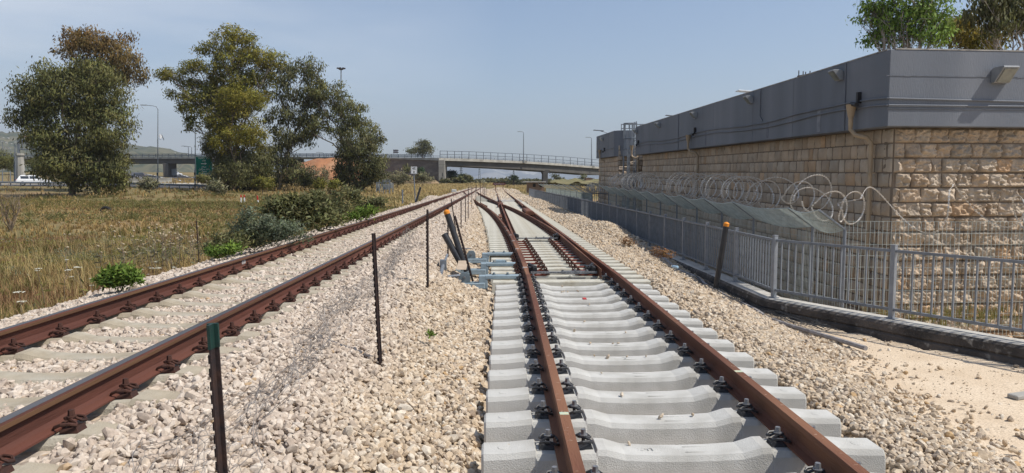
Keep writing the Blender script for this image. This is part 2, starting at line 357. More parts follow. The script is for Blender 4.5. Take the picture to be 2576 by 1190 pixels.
# sandy path beside the kerb
pz = -.80 + fbm(X*1.2, Y*1.2, 2)*.015
inp = (X >= 3.55) & (Y < 16) & (X < 13)
ka = np.array([rail_edge_right(v) for v in np.minimum(Y.ravel(), 16)]).reshape(Y.shape)
kk = np.where(Y < 12.3, 1, 1)
Z = np.where((X >= 3.4) & (X < 14) & (Y < 13.4), pz, Z)
Z = np.where((X > 6.9) & (Y > 12.4) & (Y < 60) & (X < 60), -.9, Z)
bey = (X > np.interp(Y, [-3, 3.2, 6.4, 8.81, 10.35, 12.3], [14.5, 10.5, 8.4, 6.84, 6.03, 5.02])+.02) & (Y < 13.4) & (X < 40)
Z = np.where(bey, -1.6, Z); Z = np.where((X > 5.2) & (Y >= 12.4) & (Y < 60) & (X < 60), -1.6, Z)
def gz(x, y):
    """height of the ground sheet (field side)"""
    return float(field_z(x, y))
def fieldmat():
    m, t, b, l = _new('dry_field_soil'); b.inputs['Roughness'].default_value = .95; b.inputs['Specular IOR Level'].default_value = .1
    tc = t.nodes.new('ShaderNodeTexCoord'); g = t.nodes.new('ShaderNodeSeparateXYZ'); l.new(tc.outputs['Object'], g.inputs[0])
    def ns(s, d=5, st=None):
        n = t.nodes.new('ShaderNodeTexNoise'); n.inputs['Scale'].default_value = s; n.inputs['Detail'].default_value = d
        l.new(tc.outputs['Object'], n.inputs['Vector']); return n.outputs['Fac']
    def mr(v, a, b2):
        n = t.nodes.new('ShaderNodeMapRange'); n.inputs[1].default_value = a; n.inputs[2].default_value = b2; l.new(v, n.inputs[0]); return n.outputs[0]
    def mx(f, a, c):
        x = t.nodes.new('ShaderNodeMix'); x.data_type = 'RGBA'; l.new(f, x.inputs['Factor'])
        for s, v in (('A', a), ('B', c)):
            if isinstance(v, tuple): x.inputs[s].default_value = (*v, 1)
            else: l.new(v, x.inputs[s])
        return x.outputs['Result']
    c = mx(mr(ns(.25), .4, .6), (.17, .145, .06), (.27, .20, .095))
    c = mx(mr(ns(.9, 6), .5, .68), c, (.10, .11, .04))
    c = mx(mr(ns(.07, 4), .52, .66), c, (.33, .22, .12))
    c = mx(mr(ns(14, 4), .35, .75), c, (.13, .10, .05))
    # sandy path on the near right
    sand = mx(mr(ns(2.2, 6), .35, .7), (.66, .54, .40), (.56, .44, .31))
    sand = mx(mr(ns(55, 4), .50, .62), sand, (.44, .35, .25))
    def gt(v, a):
        n = t.nodes.new('ShaderNodeMath'); n.operation = 'GREATER_THAN'; n.inputs[1].default_value = a; l.new(v, n.inputs[0]); return n.outputs[0]
    def lt(v, a):
        n = t.nodes.new('ShaderNodeMath'); n.operation = 'LESS_THAN'; n.inputs[1].default_value = a; l.new(v, n.inputs[0]); return n.outputs[0]
    mm = t.nodes.new('ShaderNodeMath'); mm.operation = 'MULTIPLY'; l.new(gt(g.outputs[0], 2.6), mm.inputs[0]); l.new(lt(g.outputs[1], 60), mm.inputs[1])
    c = mx(mm.outputs[0], c, sand)
    l.new(c, b.inputs['Base Color'])
    bp = t.nodes.new('ShaderNodeBump'); bp.inputs['Strength'].default_value = .5; bp.inputs['Distance'].default_value = .02
    l.new(ns(30, 6), bp.inputs['Height']); l.new(bp.outputs[0], b.inputs['Normal'])
    return m
M['field'] = fieldmat()
gnd = link('ground', gridmesh('ground', X, Y, Z), M['field']); tag(gnd, 'dry grassy field and pale sandy path beside the railway', kind='structure')
# ballast bed
bx = np.concatenate([np.arange(-6.6, -5, .1), np.arange(-5, 5.2, .07), [5.3, 5.45]]); by = ys_nonuni(-3, 172, .07, .006)
X, Y = np.meshgrid(bx, by); Zb = ballast_z(X, Y)
rxe = np.interp(Y, [11.5, 12.3, 14.1, 27, 60, 90, 200], [5.4, 4.95, 4.92, 4.95, 5.0, 4.85, 4.8])
Zb = np.where((X > rxe+.0), -1.3, Zb)
Zb = np.where((Y < 11.5) & (X > 3.9), -1.2, Zb)
def ballastmat(name, inst):
    m, t, b, l = _new(name); b.inputs['Roughness'].default_value = .9; b.inputs['Specular IOR Level'].default_value = .2
    tc = t.nodes.new('ShaderNodeTexCoord')
    rp = t.nodes.new('ShaderNodeValToRGB'); rp.color_ramp.interpolation = 'CONSTANT' if inst else 'LINEAR'
    rq = t.nodes.new('ShaderNodeValToRGB'); rq.color_ramp.interpolation = rp.color_ramp.interpolation
    def ramp(r, cols):
        e = r.color_ramp.elements
        while len(e) > 1: e.remove(e[0])
        e[0].position = 0; e[0].color = (*cols[0][1], 1)
        for p, c in cols[1:]: n = e.new(p); n.color = (*c, 1)
    new = [(0, (.58, .47, .345)), (.16, (.64, .54, .42)), (.34, (.50, .41, .31)), (.5, (.66, .58, .475)), (.64, (.55, .44, .32)), (.76, (.45, .375, .30)), (.90, (.70, .63, .53)), (.975, (.52, .36, .20)), (.985, (.36, .28, .21))]
    old = [(0, (.57, .49, .415)), (.2, (.63, .555, .48)), (.38, (.50, .42, .355)), (.55, (.67, .595, .52)), (.7, (.53, .45, .38)), (.84, (.42, .35, .295)), (.92, (.59, .50, .41)), (.985, (.50, .37, .24))]
    ramp(rp, new); ramp(rq, old)
    ge = t.nodes.new('ShaderNodeNewGeometry'); sx = t.nodes.new('ShaderNodeSeparateXYZ')
    if inst:
        oi = t.nodes.new('ShaderNodeObjectInfo'); l.new(oi.outputs['Random'], rp.inputs[0]); l.new(oi.outputs['Random'], rq.inputs[0]); l.new(oi.outputs['Location'], sx.inputs[0])
        l.new(ge.outputs['Position'], sx.inputs[0])
    else:
        vo = t.nodes.new('ShaderNodeTexVoronoi'); vo.inputs['Scale'].default_value = 16; l.new(ge.outputs['Position'], vo.inputs['Vector'])
        wn = t.nodes.new('ShaderNodeTexWhiteNoise'); wn.noise_dimensions = '3D'; l.new(vo.outputs['Position'], wn.inputs['Vector'])
        l.new(wn.outputs['Value'], rp.inputs[0]); l.new(wn.outputs['Value'], rq.inputs[0]); l.new(ge.outputs['Position'], sx.inputs[0])
        bp = t.nodes.new('ShaderNodeBump'); bp.inputs['Strength'].default_value = 1; bp.inputs['Distance'].default_value = .035; bp.invert = True
        l.new(vo.outputs['Distance'], bp.inputs['Height']); l.new(bp.outputs[0], b.inputs['Normal'])
    mrn = t.nodes.new('ShaderNodeMapRange'); mrn.inputs[1].default_value = -1.3; mrn.inputs[2].default_value = -.75
    nn = t.nodes.new('ShaderNodeTexNoise'); nn.inputs['Scale'].default_value = 1.1; l.new(ge.outputs['Position'], nn.inputs['Vector'])
    ad = t.nodes.new('ShaderNodeMath'); ad.operation = 'MULTIPLY_ADD'; ad.inputs[1].default_value = .9; l.new(nn.outputs['Fac'], ad.inputs[0]); l.new(sx.outputs[0], ad.inputs[2])
    sb = t.nodes.new('ShaderNodeMath'); sb.operation = 'SUBTRACT'; sb.inputs[1].default_value = .45; l.new(ad.outputs[0], sb.inputs[0]); l.new(sb.outputs[0], mrn.inputs[0])
    x = t.nodes.new('ShaderNodeMix'); x.data_type = 'RGBA'; l.new(mrn.outputs[0], x.inputs['Factor']); l.new(rq.outputs[0], x.inputs['A']); l.new(rp.outputs[0], x.inputs['B'])
    n2 = t.nodes.new('ShaderNodeTexNoise'); n2.inputs['Scale'].default_value = 45; n2.inputs['Detail'].default_value = 3; l.new(ge.outputs['Position'], n2.inputs['Vector'])
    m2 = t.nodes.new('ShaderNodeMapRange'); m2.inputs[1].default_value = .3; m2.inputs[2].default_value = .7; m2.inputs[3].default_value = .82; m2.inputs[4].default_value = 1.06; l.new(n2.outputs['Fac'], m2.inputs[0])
    if not inst: m2.inputs[3].default_value = .66; m2.inputs[4].default_value = .9  # bed tinted darker than the stones to imitate shade in the gaps
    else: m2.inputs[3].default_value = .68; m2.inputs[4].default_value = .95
    vm = t.nodes.new('ShaderNodeVectorMath'); vm.operation = 'SCALE'; l.new(x.outputs['Result'], vm.inputs[0]); l.new(m2.outputs[0], vm.inputs['Scale'])
    wm = t.nodes.new('ShaderNodeVectorMath'); wm.operation = 'MULTIPLY'; wm.inputs[1].default_value = (1.0, .97, .922); l.new(vm.outputs[0], wm.inputs[0])
    l.new(wm.outputs[0], b.inputs['Base Color'])
    return m
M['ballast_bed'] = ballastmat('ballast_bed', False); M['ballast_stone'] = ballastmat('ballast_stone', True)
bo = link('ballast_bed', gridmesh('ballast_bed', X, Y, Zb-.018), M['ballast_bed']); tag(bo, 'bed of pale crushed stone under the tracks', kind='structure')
# loose stones (instances of convex chips scattered on the bed)
pts = []; scs = []
def scatter(n, x0, x1, y0, y1, s0, s1, keep=None, lift=0.0, zf=None):
    x = RNG.uniform(x0, x1, n); y = RNG.uniform(y0, y1, n)
    if keep is not None:
        k = keep(x, y); x = x[k]; y = y[k]
    z = (zf(x, y) if zf else ballast_z(x, y)); s = RNG.uniform(s0, s1, len(x))*np.where(RNG.random(len(x)) < .06, 1.5, 1)
    pts.append(np.stack([x, y, z+lift+RNG.uniform(-.35, .55, len(x))*s], -1)); scs.append(s)
SL0, SLS = 2.05, .6     # left sleepers: first y, spacing
def keepL(x, y):
    """keep stones off the tops of the left sleepers, rails and the exposed new bed"""
    ph = (y-SL0+.3) % .6-.3
    on = (np.abs(ph) < .078) & (np.abs(x-XL) < 1.27) & ~((np.abs(x-XL) < .45) & (RNG.random(len(x)) < .03)) & ~((np.abs(x-XL) > 1.12+.1*np.sin(y*9)) & (RNG.random(len(x)) < .9))
    rl = (np.abs(np.abs(x-XL)-G2) < .13)
    e = 2.66+np.interp(y, [0, 11.5], [-.15, 0])+np.where(y > 12, .12, 0)
    nw = (x > bed_left(y)-.03) & (x < e) & (y < 62)
    fr = (np.abs(np.abs(x-XN)-G2) < .1) & (y > 62)
    rr = x > np.interp(y, [0, 11.4, 12.3, 14.1, 27, 60, 90, 200], [5.3, 5.0, 4.85, 4.82, 4.85, 4.88, 4.7, 4.7])
    return ~(on | rl | nw | fr | rr)
den = [(0.5, 9, 1100, .016, .032), (9, 20, 620, .023, .038), (20, 40, 210, .036, .053), (40, 75, 80, .05, .075), (75, 150, 26, .07, .11)]
for (a, b_, dn, s0, s1) in den:
    def thin(x, y):
        k = keepL(x, y)
        if b_ <= 12 or a < 9: # fringe of ballast on the sandy path
            k &= ~((x > 3.75+fbm(x*2, y*2)*.8) & (y < 11.5) & (RNG.random(len(x)) > .12*np.exp(-(x-3.9)*1.2)))
        return k
    scatter(int(dn*(b_-a)*11.0), -5.75, 5.25, a, b_, s0, s1, thin)
# few chips lying in the open cribs between the new sleepers, under shade beside them
scatter(1500, .0, 2.6, .5, 12, .022, .034)
# odd chips left lying on the new sleepers
cx_ = np.array([11.546-.593*int(v) for v in RNG.integers(0, 15, 46)])+RNG.uniform(-.07, .07, 46); xx_ = XN+RNG.choice([-1.1, -.3, 0, .3, 1.1], 46)+RNG.uniform(-.15, .15, 46)
pts.append(np.stack([xx_, cx_, np.full(46, -.182-.012+.008)], -1)); scs.append(RNG.uniform(.008, .02, 46))
# small grit on the path
def pathz(x, y): return np.full(len(x), -.80)
scatter(5200, 3.6, 8.5, 1.5, 12.5, .005, .012, lambda x, y: (x < np.interp(y, [0, 6.4, 8.81, 10.35, 12.3], [9, 8.1, 6.5, 5.7, 4.7])), zf=pathz)
scatter(140, 3.6, 7.5, 1.5, 12, .018, .04, lambda x, y: (x < np.interp(y, [0, 6.4, 8.81, 10.35, 12.3], [9, 8.1, 6.5, 5.7, 4.7])), zf=pathz)
Pt = np.concatenate(pts); Sc = np.concatenate(scs)
Pv = np.array([(_r.x, _r.y, 0), (_f.x, _f.y, 0)])
fw = Pt @ Pv[1]; sd_ = Pt @ Pv[0]; k = (fw > .8) & (np.abs(sd_) < fw*.86+1.2); Pt = Pt[k]; Sc = Sc[k]
me = bpy.data.meshes.new('ballast_stones'); me.vertices.add(len(Pt)); me.vertices.foreach_set('co', Pt.astype(np.float32).ravel())
at = me.attributes.new('sc', 'FLOAT', 'POINT'); at.data.foreach_set('value', Sc.astype(np.float32))
me.materials.append(M['ballast_stone'])
st = bpy.data.objects.new('ballast_stones', me); COL.objects.link(st); tag(st, 'loose angular pieces of pale limestone ballast', 'ballast', kind='stuff')
ng = bpy.data.node_groups.new('scatter_stones', 'GeometryNodeTree')
ng.interface.new_socket('Geometry', in_out='INPUT', socket_type='NodeSocketGeometry'); ng.interface.new_socket('Geometry', in_out='OUTPUT', socket_type='NodeSocketGeometry')
N = ng.nodes.new; K = ng.links.new
gi = N('NodeGroupInput'); go = N('NodeGroupOutput'); jn = N('GeometryNodeJoinGeometry')
for k_ in range(9):
    ic = N('GeometryNodeMeshIcoSphere'); ic.inputs['Radius'].default_value = 1; ic.inputs['Subdivisions'].default_value = 2
    rv = N('FunctionNodeRandomValue'); rv.data_type = 'FLOAT_VECTOR'; rv.inputs[0].default_value = (-.42, -.42, -.42); rv.inputs[1].default_value = (.42, .42, .42); rv.inputs['Seed'].default_value = k_*13+5
    sp = N('GeometryNodeSetPosition'); K(ic.outputs[0], sp.inputs[0]); K(rv.outputs[0], sp.inputs['Offset'])
    ch = N('GeometryNodeConvexHull'); K(sp.outputs[0], ch.inputs[0])
    tf = N('GeometryNodeTransform'); K(ch.outputs[0], tf.inputs[0])
    rr_ = random.Random(k_+50); tf.inputs['Scale'].default_value = (rr_.uniform(.75, 1.15), rr_.uniform(.55, .85), rr_.uniform(.4, .7))
    sm = N('GeometryNodeSetMaterial'); sm.inputs['Material'].default_value = M['ballast_stone']; K(tf.outputs[0], sm.inputs[0])
    gg = N('GeometryNodeGeometryToInstance'); K(sm.outputs[0], gg.inputs[0]); K(gg.outputs[0], jn.inputs[0])
ip = N('GeometryNodeInstanceOnPoints'); K(gi.outputs[0], ip.inputs['Points']); K(jn.outputs[0], ip.inputs['Instance']); ip.inputs['Pick Instance'].default_value = True
ri = N('FunctionNodeRandomValue'); ri.data_type = 'INT'; ri.inputs[4].default_value = 0; ri.inputs[5].default_value = 8; K(ri.outputs[2], ip.inputs['Instance Index'])
rt = N('FunctionNodeRandomValue'); rt.data_type = 'FLOAT_VECTOR'; rt.inputs[0].default_value = (-1.0, -1.0, 0); rt.inputs[1].default_value = (1.0, 1.0, 6.28); K(rt.outputs[0], ip.inputs['Rotation'])
na = N('GeometryNodeInputNamedAttribute'); na.data_type = 'FLOAT'; na.inputs[0].default_value = 'sc'; K(na.outputs[0], ip.inputs['Scale'])
K(ip.outputs[0], go.inputs[0])
md = st.modifiers.new('scatter', 'NODES'); md.node_group = ng
print('stones', len(Pt))
# ================================================================== railway track
RP = [(-.032, 0), (.032, 0), (.0365, -.008), (.0365, -.036), (.010, -.050), (.0085, -.062), (.0085, -.128), (.026, -.149), (.075, -.161), (.075, -.172),
      (-.075, -.172), (-.075, -.161), (-.026, -.149), (-.0085, -.128), (-.0085, -.062), (-.010, -.050), (-.0365, -.036), (-.0365, -.008)]
BP = [(-.03, 0), (.03, 0), (.0345, -.008), (.0345, -.036), (.012, -.05), (.01, -.14), (.04, -.15), (.04, -.160), (-.04, -.160), (-.04, -.15), (-.01, -.14), (-.012, -.05), (-.0345, -.036), (-.0345, -.008)]
def railpath(fx, fz, y0, y1, step=1.0, fs=None):
    n = max(2, int((y1-y0)/step)+1); out = []
    for i in range(n):
        y = y0+(y1-y0)*i/(n-1); x = fx(y); dx = (fx(y+.2)-fx(y-.2))/.4
        l = Vector((1, -dx, 0)).normalized(); out.append((Vector((x, y, fz(y))), l) + ((fs(y),) if fs else ()))
    return out
def add_rail(parent, name, matl, fx, fz, y0, y1, step=1.0, prof=RP, fs=None, **t):
    mb = MB(); mb.sweep(prof, railpath(fx, fz, y0, y1, step, fs)); o = mb.build(name, matl, parent); tag(o, **t); return o
# --- fastenings (W-shaped clip, hex screw, angled guide plate); +x points away from the rail
def fast_mesh(name, s, mats, single=True):
    mb = MB()
    mb.add([(s*x, y, z) for x, y, z in ((.078, -.055, -.004), (.180, -.045, -.004), (.180, .045, -.004), (.078, .055, -.004), (.078, -.05, .010), (.165, -.04, .026), (.165, .04, .026), (.078, .05, .010))],
           [(3, 2, 1, 0), (4, 5, 6, 7), (0, 1, 5, 4), (1, 2, 6, 5), (2, 3, 7, 6), (3, 0, 4, 7)])
    for q in (-1, 1):
        p = [(.052, .018, .024), (.05, .050, .026), (.066, .074, .034), (.105, .080, .046), (.150, .068, .046), (.172, .048, .036), (.160, .026, .040), (.125, .018, .055), (.095, .014, .057), (.080, 0, .055)]
        mb.tube([(s*a, q*b, c) for a, b, c in p], .0075, 6)
    mb.tube([(s*.118, 0, .0), (s*.118, 0, .060), (s*.118, 0, .061), (s*.118, 0, .066)], [.012, .012, .027, .027], 10)
    mb.tube([(s*.118, 0, .066), (s*.118, 0, .092)], [.019, .0165], 6)
    mb.v = [(v[0]*.98, v[1]*.98, v[2]*1.28) for v in mb.v]
    return mb.mesh(name)
def fset(matc):
    out = {}
    for s in (-1, 1):
        me = fast_mesh('fastening', s, None); me.materials.append(matc); me.materials.append(M['bolt'])
        # hex head + washer take the lighter steel
        zc = [sum(me.vertices[i].co.z for i in p.vertices)/len(p.vertices) for p in me.polygons]
        for p, zz in zip(me.polygons, zc):
            c = p.center
            if abs(c.x-s*.1156) < .03 and abs(c.y) < .03 and zz > .0772: p.material_index = 1 if matc is M['clip_black'] else 0
        out[s] = me
    return out
FN = fset(M['clip_black']); FO = fset(M['clip_rust'])
# --- monoblock sleeper, local origin at the rail seat level
def sleeper_mesh(name, old=False, nseg=1):
    st = [(-1.30, -.012, .085, .125), (-1.285, .0, .10, .14), (-1.12, .004, .10, .142), (-1.0, .016, .10, .146), (-.955, .02, .10, .148), (-.945, .0, .11, .15), (-.57, .0, .11, .15), (-.56, .022, .10, .148), (-.50, .02, .10, .146), (-.38, -.014, .095, .14), (-.2, -.024, .092, .135), (0, -.028, .09, .133)]
    st = st + [(-a, b, c, d) for a, b, c, d in st[-2::-1]]
    vs = []; fs = []
    for (x, z, tw, bw) in st:
        zb = -.215 if abs(x) > .3 else -.205
        e = 0.012 if abs(x) > 1.29 else 0
        vs += [(x+0, -bw+e, zb), (x, -tw-.022, z-.035), (x, -tw, z), (x, tw, z), (x, tw+.022, z-.035), (x, bw-e, zb)]
    n = len(st)
    for i in range(n-1):
        for k in range(6): fs.append((i*6+k, i*6+(k+1) % 6, (i+1)*6+(k+1) % 6, (i+1)*6+k))
    fs.append((5, 4, 3, 2, 1, 0)); fs.append(tuple((n-1)*6+k for k in range(6)))
    mb = MB(); mb.add(vs, fs)
    if not old:
        for sx in (-1.16, 1.16):     # lifting dimple ring
            mb.tube([(sx, 0, .0025), (sx, 0, .0055)], [.036, .034], 14)
        # raised moulded plate outline
        for (a, b) in ((-.34, -.14), (.02, .34)):
            for y in (-.045, .045): mb.bar((a, y, -.0235), (b, y, -.0265), .004, .005)
    me = mb.mesh(name, bevel=.006 if not old else 0); return me
ME_S = sleeper_mesh('sleeper'); ME_S.materials.append(M['conc_new'])
ME_O = sleeper_mesh('sleeper_old', True); ME_O.materials.append(M['conc_old'])
SEAT = -.182
def put_sleeper(parent, me, x, y, z, fm, rails=(-G2, G2), dx=0):
    o = link('sleeper', me, None, parent, Vector((x, y, z))-worg(parent), (0, random.uniform(-.003, .003), random.uniform(-.006, .006)))
    for rx in rails:
        for s in (-1, 1): link('fastening', fm[s], None, o, (rx, 0, .002))
    return o
# ---------------------------------------------------------------- left (running) track
tl = root('railway_track', (XL, 0, 0), 'older running track with shiny railheads on half buried sleepers, left of the netting', 'railway track')
for s in (-1, 1):
    r_ = add_rail(tl, 'rail', M['rail_old'], lambda y, s=s: XL+s*G2, lambda y: .35, -3, 420, 4.0)
    mb = MB(); mb.sweep([(-.026, .0), (.024, .0), (.024, .0015), (-.026, .0015)], [(Vector((XL+s*G2, y, .35)), Vector((1, 0, 0))) for y in (-3, 30, 60, 200, 420)])
    mb.build('running_surface', M['rail_top'], r_)
    mb = MB(); mb.sweep([(.0367, -.034), (.0382, -.034), (.0382, -.010), (.0367, -.009)], [(Vector((XL+s*G2, y, .35)), Vector((1, 0, 0))) for y in (-3, 30, 60, 200, 420)])
    mb.build('head_side', M['rail_band'], r_)
ns = 0
y = SL0-1.2
while y < SL0+97*.6-1.2:
    put_sleeper(tl, ME_O, XL+random.uniform(-.01, .01), y+random.uniform(-.008, .008), .35+SEAT, FO); y += .6; ns += 1
mb = MB()
while y < 200:
    mb.box((XL, y, .35+SEAT-.06), (2.6, .24, .12)); y += .6
o = mb.build('far_sleepers', M['conc_old'], tl); o['kind'] = 'stuff'
mb = MB(); pm = (XL-G2, 11.15, .35)      # white chalk figures on the rail web
for k, (a, b) in enumerate(((-.06, .03), (-.02, .0), (.03, .03), (.07, .02))): mb.box((XL-G2+.0095+.0015, 11.15+a, .35-.075), (.002, .018, .06))
mb.build('chalk_mark', M['white'], tl)
# ---------------------------------------------------------------- new track, near part
tn = root('railway_track', (XN, 0, 0), 'rust brown track on clean pale grey sleepers clear of ballast, in the foreground', 'railway track')
for s in (-1, 1):
    add_rail(tn, 'rail', M['rail'], lambda y, s=s: xnew(y)+s*G2, lambda y: 0., -3, 11.6, .5)
ynear = [11.546-.593*k for k in range(0, 20)]
for y in ynear:
    if y > .2: put_sleeper(tn, ME_S, xnew(y), y, SEAT, FN)
# fishplate at the near left rail
mb = MB(); mb.box((xnew(3.4)-G2-.02, 3.43, -.095), (.022, .5, .085)); 
for k in range(3): mb.tube([(xnew(3.4)-G2-.02, 3.28+.15*k, -.095), (xnew(3.4)-G2-.055, 3.28+.15*k, -.095)], .016, 6)
mb.build('fishplate', M['rail'], tn, bevel=.004)
mb = MB(); mb.box((XN+.03, 10.36, SEAT-.021), (.05, .13, .01)); mb.build('red_tag', M['red'], tn)
mb = MB()
for s, yy in ((-1, 4.55), (1, 5.55)): mb.box((xnew(yy)+s*G2, yy, .0012), (.06, .05, .0016))
mb.build('paint_mark', mat('faded_paint', (.55, .48, .3), (.35, .5, .42), 40, .7), tn)
for s in (-1, 1):          # bright scrapes on the rusty rail heads
    mb = MB(); rs_ = random.Random(40+s)
    for k in range(46):
        yy = 2.5+8.5*rs_.random()**1.3; w_ = rs_.uniform(.008, .03); mb.box((xnew(yy)+s*G2+rs_.uniform(-.018, .018), yy, .0008), (w_, rs_.uniform(.003, .008), .001), rz=rs_.uniform(-.4, .4))
    o = mb.build('scrape_marks', mat('bare_scrape', (.42, .28, .2), (.3, .17, .11), 40, .6), tn); o['kind'] = 'stuff'
# ---------------------------------------------------------------- turnout
TY = 11.7
tt = root('turnout', (XN, TY, 0), 'brown turnout on cream concrete bearers where a track curves left to join the older one', 'railway switch')
fst = 11.6
add_rail(tt, 'rail', M['rail'], lambda y: XN+G2, lambda y: 0., fst, 62, 2.0)                                    # right stock rail
add_rail(tt, 'rail', M['rail'], lambda y: xdiv(y)-G2, lambda y: zdiv(y), fst, 108, 1.0)                          # curved left stock rail
def wsc(y, y0=12.3, L_=8.0): return float(np.clip((y-y0)/L_, 0, 1))
def lateral_left(y):      # straight blade beside the curved stock rail
    w = .012+.0585*wsc(y); return max(XN-G2, xdiv(y)-G2+.0365+w/2)
add_rail(tt, 'switch_blade', M['rail'], lateral_left, lambda y: -.003, 12.3, 50.0, .5, BP, lambda y: .18+.82*wsc(y))
def lateral_right(y):     # curved blade standing open from the right stock rail
    w = .012+.0585*wsc(y); gap = .13*max(0, 1-(y-12.3)/11.0)
    return min(xdiv(y)+G2, XN+G2-.0365-w/2)-gap
add_rail(tt, 'switch_blade', M['rail'], lateral_right, lambda y: -.003+max(0, zdiv(y)), 12.3, 49.8, .5, BP, lambda y: .18+.82*wsc(y))
# frog (crossing): both rails meet and run on
add_rail(tt, 'rail', M['rail'], lambda y: XN-G2, lambda y: 0., 50.6, 62, 1.0)
add_rail(tt, 'rail', M['rail'], lambda y: xdiv(y)+G2, lambda y: zdiv(y), 50.6, 108, 1.0)
mb = MB(); mb.sweep([(-.06, -.002), (.06, -.002), (.07, -.16), (-.07, -.16)], [(Vector((XN-G2-.01, y, 0)), Vector((1, 0, 0)), s_) for y, s_ in ((48.6, .55), (50.2, .8), (51.8, 1.5), (53.2, 2.1))])
mb.build('frog', M['rail'], tt)
for sgn in (-1, 1):       # wing rails
    add_rail(tt, 'wing_rail', M['rail'], lambda y, sgn=sgn: XN-G2-.02+sgn*(.10+.05*max(0, abs(y-50.3)-1.0)), lambda y: 0., 47.2, 53.6, .5, BP)
# check rails beside both outer rails
add_rail(tt, 'check_rail', M['rail'], lambda y: XN+G2-.115-.03*max(0, abs(y-49)-2.4), lambda y: .012, 45.2, 52.8, .4, BP)
add_rail(tt, 'check_rail', M['rail'], lambda y: xdiv(y)-G2+.115+.03*max(0, abs(y-49)-2.4), lambda y: .012+zdiv(y), 45.2, 52.8, .4, BP)
# brown plate box on the check rail
mb = MB(); mb.box((XN+G2-.27, 36.6, .0), (.42, 4.4, .16)); mb.box((XN+G2-.27, 36.6, .095), (.34, 4.0, .03)); mb.build('check_plate', M['rail'], tt, bevel=.01)
mb = MB(); mb.box((xdiv(33)-G2+.2, 33, -.06), (.14, 2.6, .07)); mb.build('check_plate', M['rail'], tt, bevel=.01)
# bearers with fastenings
def bearer(y, right=2.75):
    left = float(bed_left(y))
    me_b = MB(); w = random.uniform(.128, .138)
    x0 = left+random.uniform(-.02, .02); x1 = right
    me_b.add([(x0, -w-.012, -.22), (x1, -w-.012, -.22), (x1, w+.012, -.22), (x0, w+.012, -.22), (x0+.004, -w, -.018), (x1-.004, -w, -.018), (x1-.004, w, -.018), (x0+.004, w, -.018), (x0+.012, -w+.018, 0), (x1-.012, -w+.018, 0), (x1-.012, w-.018, 0), (x0+.012, w-.018, 0)],
             [(3, 2, 1, 0), (0, 1, 5, 4), (1, 2, 6, 5), (2, 3, 7, 6), (3, 0, 4, 7), (4, 5, 9, 8), (5, 6, 10, 9), (6, 7, 11, 10), (7, 4, 8, 11), (8, 9, 10, 11)])
    o = link('bearer', me_b.mesh('bearer', (XN, 0, 0)), M['conc_bearer'], tt, (0, y-TY, SEAT+.004))
    rl = [(XN+G2, 1), (xdiv(y)-G2, -1)]
    spr = []
    if y > 20.5: spr += [(lateral_left(y), 0), (lateral_right(y), 0)]
    # sides free for fastening
    for rx, sd_ in rl:
        for s in ((-1, 1) if (y > 20.5 or y < 12.2) else ((sd_,))):
            link('fastening', FN[s] if y < 12.6 else FO[s], None, o, (rx-XN, 0, .004))
    if y > 20.5:
        for rx, _ in spr:
            for s in (-1, 1):
                if min(abs(rx+s*.12-q[0]) for q in rl+[p for p in spr if p[0] != rx]) > .12: link('fastening', FO[s], None, o, (rx-XN, 0, .004))
    elif y > 12.2:
        for rx, s_, bl in ((lateral_left(y), 1, XN-G2), (lateral_right(y), -1, XN+G2)):
            a = rx-XN; e = (rx+s_*.30)-XN
            mp_ = MB(); mp_.box(((a+e)/2, 0, .018), (abs(e-a)+.10, .115, .022)); mp_.box((e-s_*.02, 0, .036), (.06, .10, .03))
            q = link('slide_plate', mp_.mesh('slide_plate', bevel=.004), M['slide'], o)
            link('fastening', FO[s_], None, o, (e-s_*.06, 0, .022))
    return o
y = 12.15; k = 0
while y < 62:
    bearer(y); y += .6; k += 1
print('bearers', k)
# stretcher bars, rodding
for yy in (12.62, 20.4):
    mb = MB(); mb.bar((XN-G2+.1, yy, -.10), (XN+G2-.2, yy, -.10), .035, .035); mb.box((XN+.15, yy, -.10), (.5, .06, .05)); 
    for xx in (-.22, .0, .22): mb.tube([(XN+.15+xx, yy, -.1), (XN+.15+xx, yy, -.05)], .02, 8)
    mb.build('stretcher_bar', M['bolt'], tt)
    mb = MB(); mb.bar((XN-.36, yy-.22, SEAT+.03), (XN+.44, yy-.22, SEAT+.03), .03, .02); mb.box((XN+.04, yy-.22, SEAT+.045), (.03, .07, .03)); mb.build('cable_duct', M['conc_bearer'], tt)
    for x_, s_ in ((lateral_left(yy)+.10, 1), (lateral_right(yy)-.12, -1)):
        mb = MB(); mb.box((x_, yy+.25, -.075), (.16, .34, .12)); mb.tube([(x_+s_*.05, yy+.1, -.02), (x_-s_*.06, yy+.38, .01)], .03, 8); mb.tube([(x_, yy+.05, -.04), (x_, yy+.05, .02)], .03, 8)
        mb.build('lock_block', M['black'], tt, bevel=.008)
# white straps on the curved stock rail
for yy in (16.1, 18.3, 20.3, 22.3, 24.3, 12.55):
    x_ = xdiv(yy)-G2; mb = MB(); mb.sweep([(-.045, -.03), (-.045, .006), (.035, .006), (.035, .003), (-.04, .003), (-.04, -.03)], [(Vector((x_, yy-.02, 0)), Vector((1, 0, 0))), (Vector((x_, yy+.02, 0)), Vector((1, 0, 0)))]); mb.build('white_clamp', M['white'], tt)
# diverging link beyond the exposed bearers: sleepers half buried
for k in range(74):
    yy = 62.2+k*.62
    if yy > 106: break
    mb = MB(); mb.box((xdiv(yy), yy, zdiv(yy)+SEAT-.06), (2.5, .24, .13))
    if xdiv(yy) > XL+1.2: mb.build('sleeper', M['conc_bearer'], tt)
